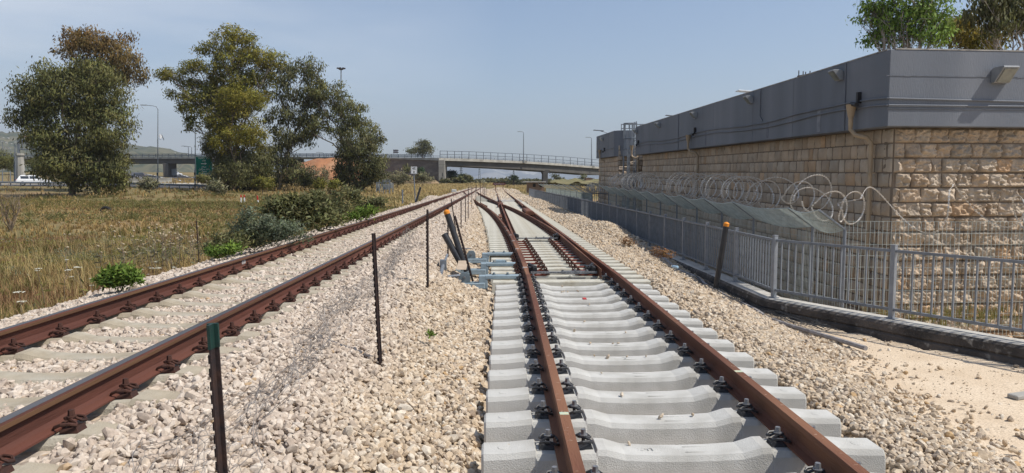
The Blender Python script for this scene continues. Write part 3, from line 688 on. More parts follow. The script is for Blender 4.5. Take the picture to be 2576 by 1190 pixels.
# ---------------------------------------------------------------- straight on to the buffer stop
tf = root('railway_track', (XN, 62, 0), 'siding laid on closely spaced pale sleepers running straight up to the buffer stop', 'railway track')
for s in (-1, 1): add_rail(tf, 'rail', M['rail'], lambda y, s=s: XN+s*G2, lambda y: 0., 62, 146, 3.0)
for k in range(100):
    yy = 62.4+k*.6
    mb = MB(); mb.box((XN, yy, SEAT-.03), (2.6, .30, .16)); mb.build('sleeper', M['conc_new'], tf)
mb = MB()
for k in range(100, 139): mb.box((XN, 62.4+k*.6, SEAT-.03), (2.6, .30, .16))
o = mb.build('far_sleepers', M['conc_new'], tf); o['kind'] = 'stuff'
# buffer stop
D = 142.0; bc = Vector((XN, D, 0))
bs = root('buffer_stop', (XN, D, -.2), 'dark red buffer stop with white squares at the end of the siding', 'buffer stop')
mb = MB(); pr = [(-1.3, 1.0)]
import math as _m
outl = [(-1.05+.26*_m.cos(a), 1.15+.26*_m.sin(a)) for a in np.linspace(_m.pi/2, 3*_m.pi/2, 9)] + [(1.05+.26*_m.cos(a), 1.15+.26*_m.sin(a)) for a in np.linspace(-_m.pi/2, _m.pi/2, 9)]
mb.prism([(XN+a, b) for a, b in outl], D-.15, D+.15, 'y'); mb.build('beam', mat('buffer_red', (.09, .018, .014), (.06, .02, .015), 4, .7), bs)
for k in range(9):
    mb = MB(); mb.box((XN-.92+k*.23, D-.155, 1.15), (.10, .02, .07)); mb.build('white_square', M['white'], bs)
for s in (-1, 1):
    mb = MB(); mb.bar((XN+s*G2, D, -.15), (XN+s*G2, D, .95), .16); mb.bar((XN+s*G2, D+1.6, -.1), (XN+s*G2, D+.1, .95), .12); mb.build('leg', M['rail'], bs)
# ---------------------------------------------------------------- point-machine brackets at the left of the bearers
def bracket(y, kind, label):
    z = SEAT; b = root('switch_bracket', (-.1, y, z), label, 'switch bracket', 'blue grey brackets bolted to the bearers')
    mb = MB(); mb.box((.17, y, z+.05), (.62, .17, .07)); mb.box((-.17, y, z-.04), (.16, .16, .24)); mb.box((-.45, y, z-.13), (.62, .22, .05)); mb.box((-.45, y-.09, z-.08), (.62, .03, .07)); mb.box((-.45, y+.09, z-.08), (.62, .03, .07))
    mb.build('arm', M['bracket'], b, bevel=.012)
    if kind:
        for dy in (-.05, 0, .05):
            mb = MB(); mb.prism([(-.60, z-.11), (-.40, z-.11), (-.40, z+.06), (-.45, z+.13), (-.55, z+.13), (-.60, z+.06)], y+dy-.012, y+dy+.012, 'y'); mb.build('lug', M['bracket_dark'], b)
        mb = MB(); mb.tube([(-.5, y-.09, z+.05), (-.5, y+.09, z+.05)], .022, 10); mb.build('pin', M['bolt'], b)
    else:
        mb = MB(); mb.box((.15, y+.02, z+.11), (.2, .1, .06)); mb.build('cover', M['bracket'], b, bevel=.01)
    for xx in (.02, .26):
        mb = MB(); mb.tube([(xx, y, z+.08), (xx, y, z+.125)], .024, 6); mb.tube([(xx, y, z+.08), (xx, y, z+.095)], .036, 10); mb.build('bolt', M['bracket_dark'], b)
bracket(12.3, 1, 'nearest blue grey bracket with upright lugs, left of the first cream bearers')
bracket(14.2, 0, 'middle blue grey bracket with a small cover, between the two lugged ones')
bracket(16.2, 1, 'farthest blue grey bracket with upright lugs, beyond the covered one')
for o in [c for c in tn.children if c.name.startswith('sleeper')][12:19]:
    cu = bpy.data.curves.new('lettering', 'FONT'); cu.body = 'U-70'; cu.size = .06; cu.align_x = 'CENTER'; cu.align_y = 'CENTER'; cu.extrude = .0015
    q = bpy.data.objects.new('lettering', cu); COL.objects.link(q); me = bpy.data.meshes.new_from_object(q.evaluated_get(bpy.context.evaluated_depsgraph_get())); bpy.data.objects.remove(q)
    me.materials.clear(); link('lettering', me, M['conc_new'], o, (-.24, 0, -.0195), (0, .02, math.pi))
b = root('switch_rod', (-.9, 12.4, -.2), 'thin grey rod on two clevis joints standing in the ballast beside the brackets', 'switch rod')
mb = MB(); mb.tube([(-.92, 12.15, -.12), (-.95, 13.4, -.05)], .035, 8); mb.tube([(-.95, 13.4, -.05), (-.95, 14.6, .02)], .025, 8); mb.tube([(-.92, 12.15, -.12), (-.58, 12.25, -.1)], .025, 8); mb.build('rod', M['galv'], b)
mb = MB(); mb.box((-.95, 13.4, -.05), (.12, .16, .2)); mb.box((-.92, 12.15, -.12), (.13, .1, .08)); mb.tube([(-.95, 16.2, .0), (-.5, 16.2, .0)], .012, 6); mb.build('clevis', M['galv'], b)
mb = MB(); pth = [(-.62+.05*math.sin(t*2.4), 13.9-t*.9, -.1+.12*math.sin(t*3.1)) for t in np.linspace(0, 1, 8)]
mb.sweep([(-.09, 0), (.09, 0), (.09, .006), (-.09, .006)], [(Vector(p), Vector((1, 0, 0))) for p in pth]); tag(mb.build('torn_cardboard', mat('cardboard', (.45, .36, .27), (.38, .3, .22), 8, .9)), 'curved strip of light brown cardboard lying by the middle bracket', 'cardboard')
# ================================================================== stone building
SHR = .0153                       # the railway falls away gently; the building stands level
def shr(mb): mb.v = [(v[0], v[1], v[2]+SHR*v[1]) for v in mb.v]; return mb
BX, BY0, BY1 = 7.41, 13.1, 36.5; FD = Vector((1, .07, 0)).normalized(); FN_ = Vector((FD.y, -FD.x, 0))
ZT, ZP, ZB0 = 3.80, 2.377, -1.8
bld = root('stone_building', (BX, BY0, -.9), 'long flat roofed building of rough tan stone blocks under a deep grey painted parapet', 'building')
def stonewall(o, u, n, length, z0, z1, amp, hrow=.287, wr=(.24, .46), sub=(9, 6), seed=1, vg=1.0):
    """rough faced ashlar: each block has its own bulging broken front"""
    rg = np.random.default_rng(seed); o = np.array(o, float); u = np.array(u, float); n = np.array(n, float)
    V = []; Fq = []; T = []; base = 0; z = z1; row = 0
    while z > z0+.02:
        zb = max(z0, z-hrow); x = -rg.uniform(0, .3); rlev = rg.uniform(.8, 1.1)
        while x < length:
            w = rg.uniform(*wr); xa, xb = max(0, x), min(length, x+w); x += w
            if xb-xa < .06: continue
            g = .0115; a, b = sub
            s = np.concatenate([[0], np.linspace(.07, .93, a-2), [1]]); t = np.concatenate([[0], np.linspace(.1, .9, b-2), [1]]); S, Tt = np.meshgrid(s, t)
            gv = g*vg; px = xa+gv+(xb-xa-2*gv)*S; pz = zb+g+(z-zb-2*g)*Tt
            ed = np.minimum(np.minimum(S, 1-S)*(xb-xa), np.minimum(Tt, 1-Tt)*(z-zb))
            ramp = np.clip(ed/.022, 0, 1)
            ox, oz = rg.uniform(0, 60, 2)
            rel = .30+1.0*fbm(px*5+ox, pz*6+oz, 3, 0)+1.5*np.abs(fbm(px*7+oz, pz*11+ox, 3, 1))+.5*np.abs(fbm(px*19+oz, pz*24+ox, 2, 2))
            tl_ = (S-.5)*rg.uniform(-.5, .5)+(Tt-.5)*rg.uniform(-.7, .5)
            d = amp*ramp*np.clip(rel+tl_, .12, 1.6) + .012
            d = np.where(ed <= 1e-6, d*.35, d)
            pos = o[None, None]+u*px[..., None]+np.array([0, 0, 1])*pz[..., None]+n*d[..., None]
            pos[..., 0] += 0; pos[..., 2] += SHR*pos[..., 1]
            idx = base+np.arange(a*b).reshape(b, a)
            Fq.append(np.stack([idx[:-1, :-1], idx[:-1, 1:], idx[1:, 1:], idx[1:, :-1]], -1).reshape(-1, 4)); V.append(pos.reshape(-1, 3)); base += a*b
            c = rg.uniform(.85, 1.1); wm = rg.uniform(-.03, .05); r3 = rg.random()
            cc = (c*(1+wm), c, c*(1-wm)); 
            if r3 < .05: cc = (c*1.10, c*.95, c*.80)
            T.append(np.tile(np.array([*cc, 1]), (a*b, 1)))
        z -= hrow; row += 1
    V = np.concatenate(V)-np.array(bld.location); me = npmesh('stone_facing', V, np.concatenate(Fq))
    ca = me.color_attributes.new('tint', 'FLOAT_COLOR', 'POINT'); ca.data.foreach_set('color', np.concatenate(T).astype(np.float32).ravel())
    ob = link('stone_facing', me, M['stone'], bld); return ob
IN = .34
so_ = Vector((BX+IN, BY0+IN, 0))
# wall cores (mortar coloured)
FL = 14.0
def quadbox(mb, a, b, th, n, z0, z1):
    a = Vector(a); b = Vector(b); n = Vector(n)
    q = [a, b, b-n*th, a-n*th]
    mb.prism([(p.x, p.y) for p in q], z0, z1); return mb
fe = so_+FD*FL
mb = MB(); quadbox(mb, so_, fe, .3, FN_, ZB0, ZP+.02)
quadbox(mb, so_+Vector((0, .302, 0)), (so_.x, BY1-IN, 0), .3, (-1, 0, 0), ZB0, ZP+.02)
mb.prism([(so_.x+.302, BY1-IN-.3), (9.0, BY1-IN-.3), (9.0, BY1-IN), (so_.x+.302, BY1-IN)], ZB0, ZP+.02)
shr(mb).build('wall_core', M['mortar'], bld)
stonewall(so_, FD, FN_, FL, ZB0, ZP-.01, .085, seed=3, sub=(25, 17))
stonewall((so_.x, BY1-IN, 0), (0, -1, 0), (-1, 0, 0), BY1-BY0-2*IN, ZB0, ZP-.01, .024, seed=5, sub=(7, 6), wr=(.22, .46), vg=1.9)
# second block with the recess for the ladder
B2X, B2Y0, B2Y1 = 6.9, 39.5, 46.8
mb = MB(); mb.prism([(B2X+.2, B2Y0+.2), (10, B2Y0+.2), (10, B2Y1), (B2X+.2, B2Y1)], ZB0, ZP); mb.prism([(8.7, BY1-.3), (9.0, BY1-.3), (9.0, B2Y0+.2), (8.7, B2Y0+.2)], ZB0, 3.06)
shr(mb).build('wall_core', M['mortar'], bld)
stonewall((B2X+.2, B2Y1, 0), (0, -1, 0), (-1, 0, 0), B2Y1-B2Y0-.2, ZB0, ZP-.01, .03, seed=8, sub=(5, 4))
stonewall((B2X+.2, B2Y0+.2, 0), (1, 0, 0), (0, -1, 0), 1.5, ZB0, 3.0, .07, seed=9, sub=(9, 7))
stonewall((8.7, B2Y0+.2, 0), (0, -1, 0), (-1, 0, 0), 3.0, ZB0, 3.05, .03, seed=11, sub=(5, 4))
# parapet
mb = MB(); c_ = Vector((BX, BY0, 0)); fe2 = c_+FD*14.5
pin = c_+Vector((.35, .35, 0))
mb.prism([(c_.x, c_.y), (fe2.x, fe2.y), (fe2.x, fe2.y+.35), (pin.x, pin.y), (pin.x, BY1), (c_.x, BY1)], ZP, ZT)
shr(mb).build('parapet', M['parapet'], bld, bevel=.012)
mb = MB(); mb.prism([(pin.x+.002, pin.y+.002), (fe2.x, fe2.y+.36), (fe2.x, 60), (9.2, 60), (9.2, BY1), (pin.x+.002, BY1)], ZP+.4, ZP+.5); shr(mb).build('roof', M['roofedge'], bld)
mb = MB(); mb.bar((c_.x+.1, c_.y+.05, ZT+.012), (fe2.x, fe2.y+.05, ZT+.012), .1, .024); mb.bar((c_.x+.05, c_.y+.12, ZT+.012), (c_.x+.05, BY1, ZT+.012), .1, .024)
shr(mb).build('roof_edge', M['roofedge'], bld)
mb = MB(); mb.prism([(B2X, B2Y1), (B2X, B2Y0+.5), (B2X+.45, B2Y0), (B2X+1.1, B2Y0), (B2X+1.1, B2Y0+.3), (B2X+.55, B2Y0+.35), (B2X+.35, B2Y0+.7), (B2X+.35, B2Y1)], ZP, ZT+.03); shr(mb).build('parapet', M['parapet'], bld, bevel=.012)
# joints and seams
mb = MB()
for yy in (14.7, 28.0): mb.tube([(BX-.012, yy, ZP), (BX-.012, yy+.02, ZT)], .013, 5)
for yy in (17.3, 20.0, 23.6, 31.5, 35.1): mb.box((BX-.002, yy, (ZP+ZT)/2), (.006, .012, ZT-ZP))
for yy in (41.8, 45.6): mb.box((B2X-.004, yy, (ZP+ZT)/2+.2), (.012, .03, (ZT-ZP)*.7))
shr(mb).build('joint', M['parapet'], bld)
mb = MB()
for i in range(110):
    a = c_+FD*(i*.12)+FN_*.004; mb.box((a.x, a.y, ZT-.48+random.uniform(-.004, .004)), (.13, .010, random.uniform(.008, .022)), rz=.07)
shr(mb).build('seam', M['parapet'], bld); mb = MB()
for i in range(120):
    a = c_+FD*(.05+i*.11)+FN_*.006; mb.box((a.x, a.y, ZT-1.09+random.uniform(-.003, .003)), (.13, .018, random.uniform(.012, .024)), rz=.07)
shr(mb).build('seam', M['parapet'], bld)
# conduits
mb = MB()
def cpath(z, x0=BX-.022, w=.012): return [(x0, BY1-.1-i*(BY1-BY0)/44, z+random.uniform(-w, w)+.05*math.sin(i*.35)) for i in range(45)]
for z in (2.90, 2.77):
    p = cpath(z)[:-1]; p.append((BX-.022, BY0-.02, z)); p += [tuple(c_+FD*(k*.6)+FN_*.022+Vector((0, 0, z-.008*k*(1 if z > 2.8 else 0)))) for k in range(0, 24)]
    mb.tube(p, .016, 6)
p = [(B2X-.022, B2Y1-.2-i*.5, 2.86) for i in range(14)]; mb.tube(p, .02, 5)
mb.tube([(BX-.02, 19.4, 3.8), (BX-.02, 19.4, 3.05), (BX-.02, 19.2, 2.92)], .012, 5)
shr(mb).build('conduit', M['parapet'], bld)
for yy, hh in ((15.9, .5), (18.9, .45), (24.4, .5), (33, .4)):
    mb = MB(); mb.box((BX-.003, yy, ZP+.05+hh/2), (.005, .16, hh)); shr(mb).build('paint_patch', M['parapet_pale'] if yy < 16 else mat('faint_patch', (.15, .16, .185), (.115, .125, .15), 3, .8), bld)
# drainpipes with hopper
def drain(y, x, short=False):
    z = ZP+.35; mb = MB()
    mb.tube([(x-.11, y, z+.16), (x-.11, y, z-.10), (x-.11, y, z-.101), (x-.11, y, z-.26)], [.105, .055, .045, .045], 12)
    mb.tube([(x-.11, y, z-.2), (x-.11, y, z-.34), (x-.05, y-.1, z-.46), (x+.12, y-.22, z-.52), (x+.19, y-.26, z-.62), (x+.19, y-.27, -1.7)], .045, 8)
    for zz in (1.5, .3): mb.box((x+.2, y-.27, zz), (.13, .13, .03))
    q = shr(mb).build('drainpipe', M['pipe_tan'], bld, smooth=False)
for y in (14.25, 26.2): drain(y, BX)
drain(36.9, BX); drain(44.6, B2X)
# floodlights
def flood(p, n, s=.74):
    n = Vector(n).normalized(); u = Vector((-n.y, n.x, 0)); p = Vector(p); z = Vector((0, 0, 1))
    def w(a, b, c): return p+u*(a*s)+n*(b*s)+z*(c*s)
    h = .16; prof = [(0, -.12), (0, .13), (.07, .17), (.30, .17), (.31, .14), (.09, -.12)]
    mb = MB(); vs = [w(-h, a, b) for a, b in prof]+[w(h, a, b) for a, b in prof]; n_ = len(prof)
    mb.add(vs, [tuple(range(n_-1, -1, -1)), tuple(range(n_, 2*n_))]+[(i, (i+1) % n_, n_+(i+1) % n_, n_+i) for i in range(n_)])
    shr(mb); o = mb.build('floodlight', M['lampgrey'], bld, bevel=.006)
    a0 = Vector((.30, .125)); a1 = Vector((.10, -.105)); off = Vector((.012, -.010))
    mb = MB(); vs = [w(sx*(h-.03), q.x+off.x, q.y+off.y) for q in (a0, a1) for sx in (-1, 1)]; mb.add([vs[0], vs[1], vs[3], vs[2]], [(0, 1, 2, 3)])
    shr(mb).build('lens', M['lampglass'], o)
for yy in (14.95, 20.1, 25.6, 31.2, 36.1): flood((BX, yy, 3.55), (-1, 0, 0))
flood((B2X, 43.9, 3.5), (-1, 0, 0)); pf = c_+FD*2.2; flood((pf.x, pf.y, 3.32), FN_, 1.0)
# small wall cameras
for (x, y, z) in ((BX, 14.1, 2.95), (BX, 25.6, 2.95), (BX, 35.6, 2.93), (B2X, 43.2, 2.8)):
    mb = MB(); mb.box((x-.04, y, z+.06), (.08, .07, .22)); mb.tube([(x-.06, y, z-.03), (x-.12, y, z-.06)], .02, 6); mb.tube([(x-.12, y+.12, z-.05), (x-.14, y-.12, z-.09)], .045, 8); shr(mb).build('camera_unit', M['black'], bld)
# ladder with safety cage
lx, ly = 7.7, 38.0
mb = MB()
for yy in (ly-.25, ly+.25): mb.bar((lx, yy, -.9), (lx, yy, 4.2), .05)
k = -.7
while k < 3.9: mb.bar((lx, ly-.25, k), (lx, ly+.25, k), .03); k += .3
shr(mb).build('ladder', M['galv'], bld)
mb = MB()
ring = [(lx-.0-.62*math.sin(a), ly-.36*math.cos(a)) for a in np.linspace(0, math.pi, 9)]
for i, (a, b) in enumerate(ring):
    if i in (0, 1, 3, 4, 5, 7, 8): mb.bar((a, b, 2.75), (a, b, 4.1), .045)
for z in (2.75, 3.3, 4.1): mb.tube([(a, b, z) for a, b in ring], .03, 5)
for (a, b) in (ring[2], ring[4], ring[7]): mb.bar((a, b, -.9), (a, b, 2.75), .07)
mb.bar((ring[2][0], ring[2][1], 1.6), (ring[6][0], ring[6][1], 1.6), .06)
shr(mb).build('ladder_cage', M['galv'], bld)
mb = MB()
for z in (4.22, 3.98): mb.bar((B2X+.5, B2Y0+1.0, z), (10.5, B2Y0+1.0, z), .05)
for k in range(18): mb.bar((B2X+.5+k*.22, B2Y0+1.0, 3.7 if k % 4 == 0 else 3.98), (B2X+.5+k*.22, B2Y0+1.0, 4.22), .04)
shr(mb).build('roof_railing', M['galv'], bld)
# lamps standing on the roof
for (px, py, D_, sc_) in ((1880, 230, 24, 1), (1690, 291, 33, .8), (1507, 328, 44, 1.0)):
    p = P(px, py, D_); b = root('roof_lamp', (p.x+.5, p.y, p.z-.6), 'flat white lamp head on an arm above the '+{1880: 'middle of the long parapet', 1690: 'far end of the long parapet', 1507: 'separate end block beyond the ladder'}[px], 'roof lamp', 'lamps on the roof')
    mb = MB(); mb.bar((p.x-.35*sc_, p.y, p.z+.02), (p.x+.28*sc_, p.y, p.z-.03), .34*sc_, .035); mb.build('head', M['white'] if px == 1880 else M['galv'], b, bevel=.01)
    mb = MB(); mb.tube([(p.x+.1, p.y, p.z-.03), (p.x+.5, p.y, p.z-.15), (p.x+.5, p.y, p.z-.75)], .03, 6); mb.build('arm', M['galv'], b)
p = P(2022, 190, 19.5); b = root('roof_antenna', (p.x, p.y, p.z-.4), 'little cluster of upright rods poking up behind the parapet', 'antenna')
mb = MB(); mb.bar((p.x-.17, p.y, p.z-.03), (p.x+.2, p.y, p.z+.04), .05)
for dx in (-.14, -.02, .05, .17): mb.bar((p.x+dx, p.y, p.z-.12), (p.x+dx, p.y, p.z+random.uniform(.08, .15)), .02)
mb.bar((p.x+.1, p.y+.4, p.z-.5), (p.x+.1, p.y, p.z), .05); mb.build('rod', M['iron'], b)
# ================================================================== kerb and railing
line = [(14.5, -3.0), (10.5, 3.2), (8.4, 6.4), (6.84, 8.81), (6.03, 10.35), (5.02, 12.3), (5.03, 15.5), (5.04, 25), (5.15, 38), (5.1, 56), (4.9, 96)]
def resample(pl, st):
    pl = [Vector((a, b, 0)) for a, b in pl]; out = [pl[0]]; acc = 0; need = st
    for i in range(len(pl)-1):
        a, b = pl[i], pl[i+1]; l = (b-a).length; t = 0
        while acc+l-t >= need: t += need-acc; out.append(a+(b-a)*(t/l)); acc = 0; need = st
        acc += l-t
    return out
near = resample([(5.02, 12.3), (6.05, 10.33), (6.84, 8.81), (8.4, 6.4), (10.5, 3.2), (14.5, -3.0)], 2.2)[::-1]
posts = near+resample(line[5:], 2.0)[1:]
def zk(y): return -.54+.0012*y
rl = root('railing', (5.0, 12.3, -.54), 'grey galvanised railing with upright bars running along the kerb beside the ballast', 'railing')
for i, p in enumerate(posts):
    z = zk(p.y); mb = MB(); q = posts[min(i+1, len(posts)-1)]-posts[max(i-1, 0)]; a = math.atan2(q.y, q.x)
    mb.box((p.x, p.y, z+.55), (.07, .07, 1.12), rz=a); mb.box((p.x, p.y, z+.006), (.14, .14, .012), rz=a); mb.box((p.x, p.y, z+1.115), (.08, .08, .012), rz=a); mb.build('post', M['galv_post'], rl)
for i in range(len(posts)-1):
    a, b = posts[i], posts[i+1]; d = (b-a).normalized(); a2 = a+d*.04; b2 = b-d*.04; za, zb_ = zk(a.y), zk(b.y)
    mb = MB(); mb.bar((a2.x, a2.y, za+1.03), (b2.x, b2.y, zb_+1.03), .045, .04); mb.bar((a2.x, a2.y, za+.14), (b2.x, b2.y, zb_+.14), .045, .04)
    l = (b-a).length; n_ = 15
    for k in range(1, n_):
        p = a+(b-a)*(k/n_); mb.box((p.x, p.y, (za+zb_)/2+.585), (.02, .026, .85), rz=math.atan2(d.y, d.x))
    mb.build('bar_panel', M['galv'], rl)
kl = resample(line, .5)
def kerbsweep(prof):
    path = []
    for i, p in enumerate(kl):
        q = kl[min(i+1, len(kl)-1)]-kl[max(i-1, 0)]; q.normalize(); path.append((Vector((p.x, p.y, zk(p.y))), Vector((q.y, -q.x, 0))))
    mb = MB(); mb.sweep(prof, path); return mb
kb = root('kerb', (5.0, 12.3, -.7), 'low concrete kerb with a black stained side carrying the railing', 'kerb')
kerbsweep([(-.15, -.02), (-.13, 0), (.15, 0), (.15, -1.0), (-.17, -1.0)]).build('kerb_top', M['kerb_top'], kb)
mb = kerbsweep([(-.152, -.022), (-.19, -.06), (-.20, -.16), (-.175, -.18), (-.21, -.21), (-.225, -.30), (-.175, -.50), (-.172, -.3)]); 
for i, v in enumerate(mb.v): mb.v[i] = (v[0]+fbm(v[1]*2.1, v[0]*3, 2)*.02, v[1], v[2]+fbm(v[1]*1.7, 3, 2)*.012)
mb.build('kerb_side', M['kerb_side'], kb)
# plastic hose lying along the kerb foot
pth = [(4.5+.03*math.sin(i*.9), 19-i*.42, ballast_z(4.6, 19-i*.42)*1.0+.06 if 19-i*.42 > 11.8 else -.74) for i in range(24)]
pth = [(a+(0 if b > 12 else (12-b)*.22), b, float(c)) for a, b, c in pth]
mb = MB(); mb.tube(pth, .035, 7); tag(mb.build('hose', mat('dusty_hose', (.33, .31, .3), (.22, .2, .19), 9, .7)), 'dusty grey hose lying on the stones along the foot of the kerb', 'hose')
# crumpled plastic ground net beside the kerb
mb = MB(); GX = 26; GY = 70
def npos(i, j):
    y = 15.2-j*.072; x = 4.42+.42*(i/GX)+(max(0, 12.6-y))*.18; z = float(ballast_z(min(x, 4.7), y)) if y > 11.8 else -.72
    return (x+.02*math.sin(j*.7), y+.03*math.sin(i*.6+j*.3), z+.055+.03*math.sin(i*.5)*math.cos(j*.37))
for i in range(0, GX, 2): mb.tube([npos(i, j) for j in range(0, GY, 2)], .004, 3, False)
for j in range(0, GY, 1): mb.tube([npos(i, j) for i in range(0, GX, 3)], .004, 3, False)
tag(mb.build('plastic_net', M['blackpaint']), 'dark plastic mesh sheet crumpled on the stones beside the kerb', 'plastic net')
# litter
def bottle(p, label, m1, rz):
    b = root('bottle', p, label, 'bottle', None, rz)
    me = MB(); me.tube([(-.1, 0, .035), (-.09, 0, .035), (.03, 0, .035), (.07, 0, .035), (.10, 0, .035), (.115, 0, .035)], [.02, .036, .034, .03, .013, .013], 10)
    link('body', me.mesh('bottle_body'), m1, b); me = MB(); me.tube([(.115, 0, .035), (.132, 0, .035)], .016, 8); link('cap', me.mesh('cap'), M['white'], b)
bp_ = Gp(1698, 672, -.42); bottle((bp_.x, bp_.y, -.45), 'crushed light blue plastic bottle on the ballast by the kerb', mat('blue_plastic', (.25, .45, .62), (.5, .62, .7), 30, .3), 2.0)
bp_ = Gp(2255, 846, -.8); bottle((bp_.x, bp_.y, -.8), 'green and white bottle lying on the sandy path by the kerb', mat('green_plastic', (.25, .55, .4), (.6, .7, .65), 30, .3), .3)
bp_ = Gp(2560, 1000, -.8); mb = MB(); mb.box((bp_.x+.12, bp_.y, -.77), (.5, .12, .05), rz=.3); tag(mb.build('plank', M['conc'], bevel=.01), 'grey offcut lying on the sandy path at the right edge', 'offcut')
# ================================================================== security fence with overhang and razor wire
FZ = .47
fl = [(6.0, 36.2), (6.0, 24), (6.0, 15.5), (6.2, 13.4), (6.5, 12.75)]
sf = root('security_fence', (6.0, 15.5, -.9), 'wire mesh security fence with a slanted overhang standing between railing and stone building', 'fence')
fpts = resample(fl, 2.25)+[Vector((6.2, 13.4, 0)), Vector((6.5, 12.75, 0))]
fpts = [p for i, p in enumerate(fpts) if i < 10 or p.y < 13.5]
fpts = sorted({(round(p.x, 3), round(p.y, 3)) for p in fpts}, key=lambda q: -q[1])
OUT, UP = .50, .36
def fencewires(pl, parent, z0, z1, dx, dz, w, over=True, wo=.0055, ow=.03, out=(-1, 0), outl=OUT, up=UP, zf=None, gap=0):
    zf = zf or (lambda y: SHR*y)
    for i in range(len(pl)-1):
        a = Vector((*pl[i], 0)); b = Vector((*pl[i+1], 0)); l = (b-a).length; mb = MB(); n_ = max(1, int(l/dx))
        sag = lambda t: -.09*math.sin(math.pi*t)
        for k in range(n_+1):
            p = a+(b-a)*(k/n_); s_ = zf(p.y); mb.bar((p.x, p.y, z0+s_), (p.x, p.y, z1+s_), w)
        nz = int((z1-z0)/dz)
        for k in range(nz+1):
            z = z0+(z1-z0)*k/nz; mb.bar((a.x, a.y, z+zf(a.y)), (b.x, b.y, z+zf(b.y)), w)
        mb.build('mesh_panel', M['galv_mesh'], parent)
        if over:
            mb = MB(); o = Vector((out[0], out[1], 0)).normalized()*outl
            n_ = max(1, int(l/ow))
            for k in range(int((n_+1)*(1-gap*.35))):
                t = k/n_; p = a+(b-a)*t; s_ = zf(p.y)+z1
                mb.bar((p.x, p.y, s_+sag(t)), (p.x+o.x, p.y+o.y, s_+up+sag(t)*.8), wo)
            for k in range(16):
                u = k/15; pa = a+o*u; pts_ = [(pa.x+(b.x-a.x)*t, pa.y+(b.y-a.y)*t, z1+up*u+zf(a.y+(b.y-a.y)*t)+sag(t)) for t in (0, .25, .5, .75, 1)]
                for q in range(4): mb.bar(pts_[q], pts_[q+1], wo)
            for e_, zz in ((Vector((0, 0, 0)), z1), (o, z1+up)):
                mb.tube([(a.x+e_.x+(b.x-a.x)*t, a.y+e_.y+(b.y-a.y)*t, zz+zf(a.y+(b.y-a.y)*t)+sag(t)*(1 if zz == z1 else .8)) for t in np.linspace(0, 1, 9)], .010, 5)
            mb.build('overhang_mesh', M['galv_mesh'], parent)
fencewires(fpts, sf, -1.5, FZ, .055, .2, .004)
for (x, y) in fpts:
    s_ = SHR*y; mb = MB(); mb.tube([(x, y, -1.7), (x, y, FZ+s_)], .03, 8); mb.bar((x, y, FZ+s_), (x-OUT, y, FZ+UP+s_), .045, .03)
    mb.build('post', M['galv'], sf)
# the return along the front of the building
ff = [(6.5, 12.75), (8.6, 12.55), (10.8, 12.6), (13, 12.7), (16, 12.9), (19, 13.1)]
fencewires(ff, sf, -1.5, FZ+.15, .075, .2, .0055, over=False)
for (x, y) in ff[2:]:
    mb = MB(); mb.tube([(x, y, -1.7), (x, y, FZ+.3)], .025, 8); mb.build('post', M['galv'], sf)
mb = MB()
for k in range(4): mb.bar((6.5, 12.75, .55+k*.05), (12, 12.5, .62+k*.07), .004)
mb.build('strand', M['wire'], sf)
def razor(pts, rad, pitch, label, seed, jz=.08, name='razor_wire'):
    rg = random.Random(seed); mb = MB(); bb = MB()
    tot = sum((Vector(pts[i+1])-Vector(pts[i])).length for i in range(len(pts)-1))
    n = int(tot/pitch); prev = []
    def at(s):
        for i in range(len(pts)-1):
            a = Vector(pts[i]); b = Vector(pts[i+1]); l = (b-a).length
            if s <= l or i == len(pts)-2: return a+(b-a)*(s/l), (b-a).normalized()
            s -= l
    path = []; SEG = 22; s = 0; r0 = rad
    for k in range(n):
        r1 = rad*rg.uniform(.5, 1.35); st = pitch*rg.choice((.15, .4, .8, 1.2, 2.6)); tl_ = rg.uniform(-1.1, 1.1); dz = rg.uniform(-jz, jz)
        if rg.random() < .12: st = pitch*3
        for q in range(SEG):
            a = 2*math.pi*q/SEG; rr_ = r0+(r1-r0)*q/SEG; p, d = at(min(s+st*q/SEG, tot)); lat = Vector((d.y, -d.x, 0))
            path.append(p+lat*(math.cos(a)*rr_)+Vector((0, 0, math.sin(a)*rr_*.92+dz*math.sin(a/2)))+d*(tl_*rr_*math.sin(a+.6)*.5))
        s += st; r0 = r1
        if s > tot: break
    mb.tube(path, .0055, 4)
    for i in range(len(path)-1):
        for t in (.25, .75):
            p = path[i].lerp(path[i+1], t); d = (path[i+1]-path[i]).normalized(); w = d.orthogonal().normalized()
            bb.bar(p-d*.016, p+d*.016, .030, .006, up=w)
    mb.add(bb.v, bb.f)
    return tag(mb.build(name, M['razor']), label, 'razor wire')
zc = FZ+UP+.22
razor([(5.95, 36.0, zc+SHR*36), (5.95, 24, zc+SHR*24), (6.0, 15.5, zc+SHR*15), (6.25, 13.4, zc+SHR*13)], .36, .26, 'long tangled coil of razor wire sprawling over the slanted fence overhang', 4)
razor([(6.2, 13.6, zc+.12), (6.6, 12.6, zc+.1), (8.3, 12.35, zc+.0), (10.4, 12.3, zc-.05)], .36, .5, 'loose razor wire loops hanging in front of the rough stone end wall', 9, .15)
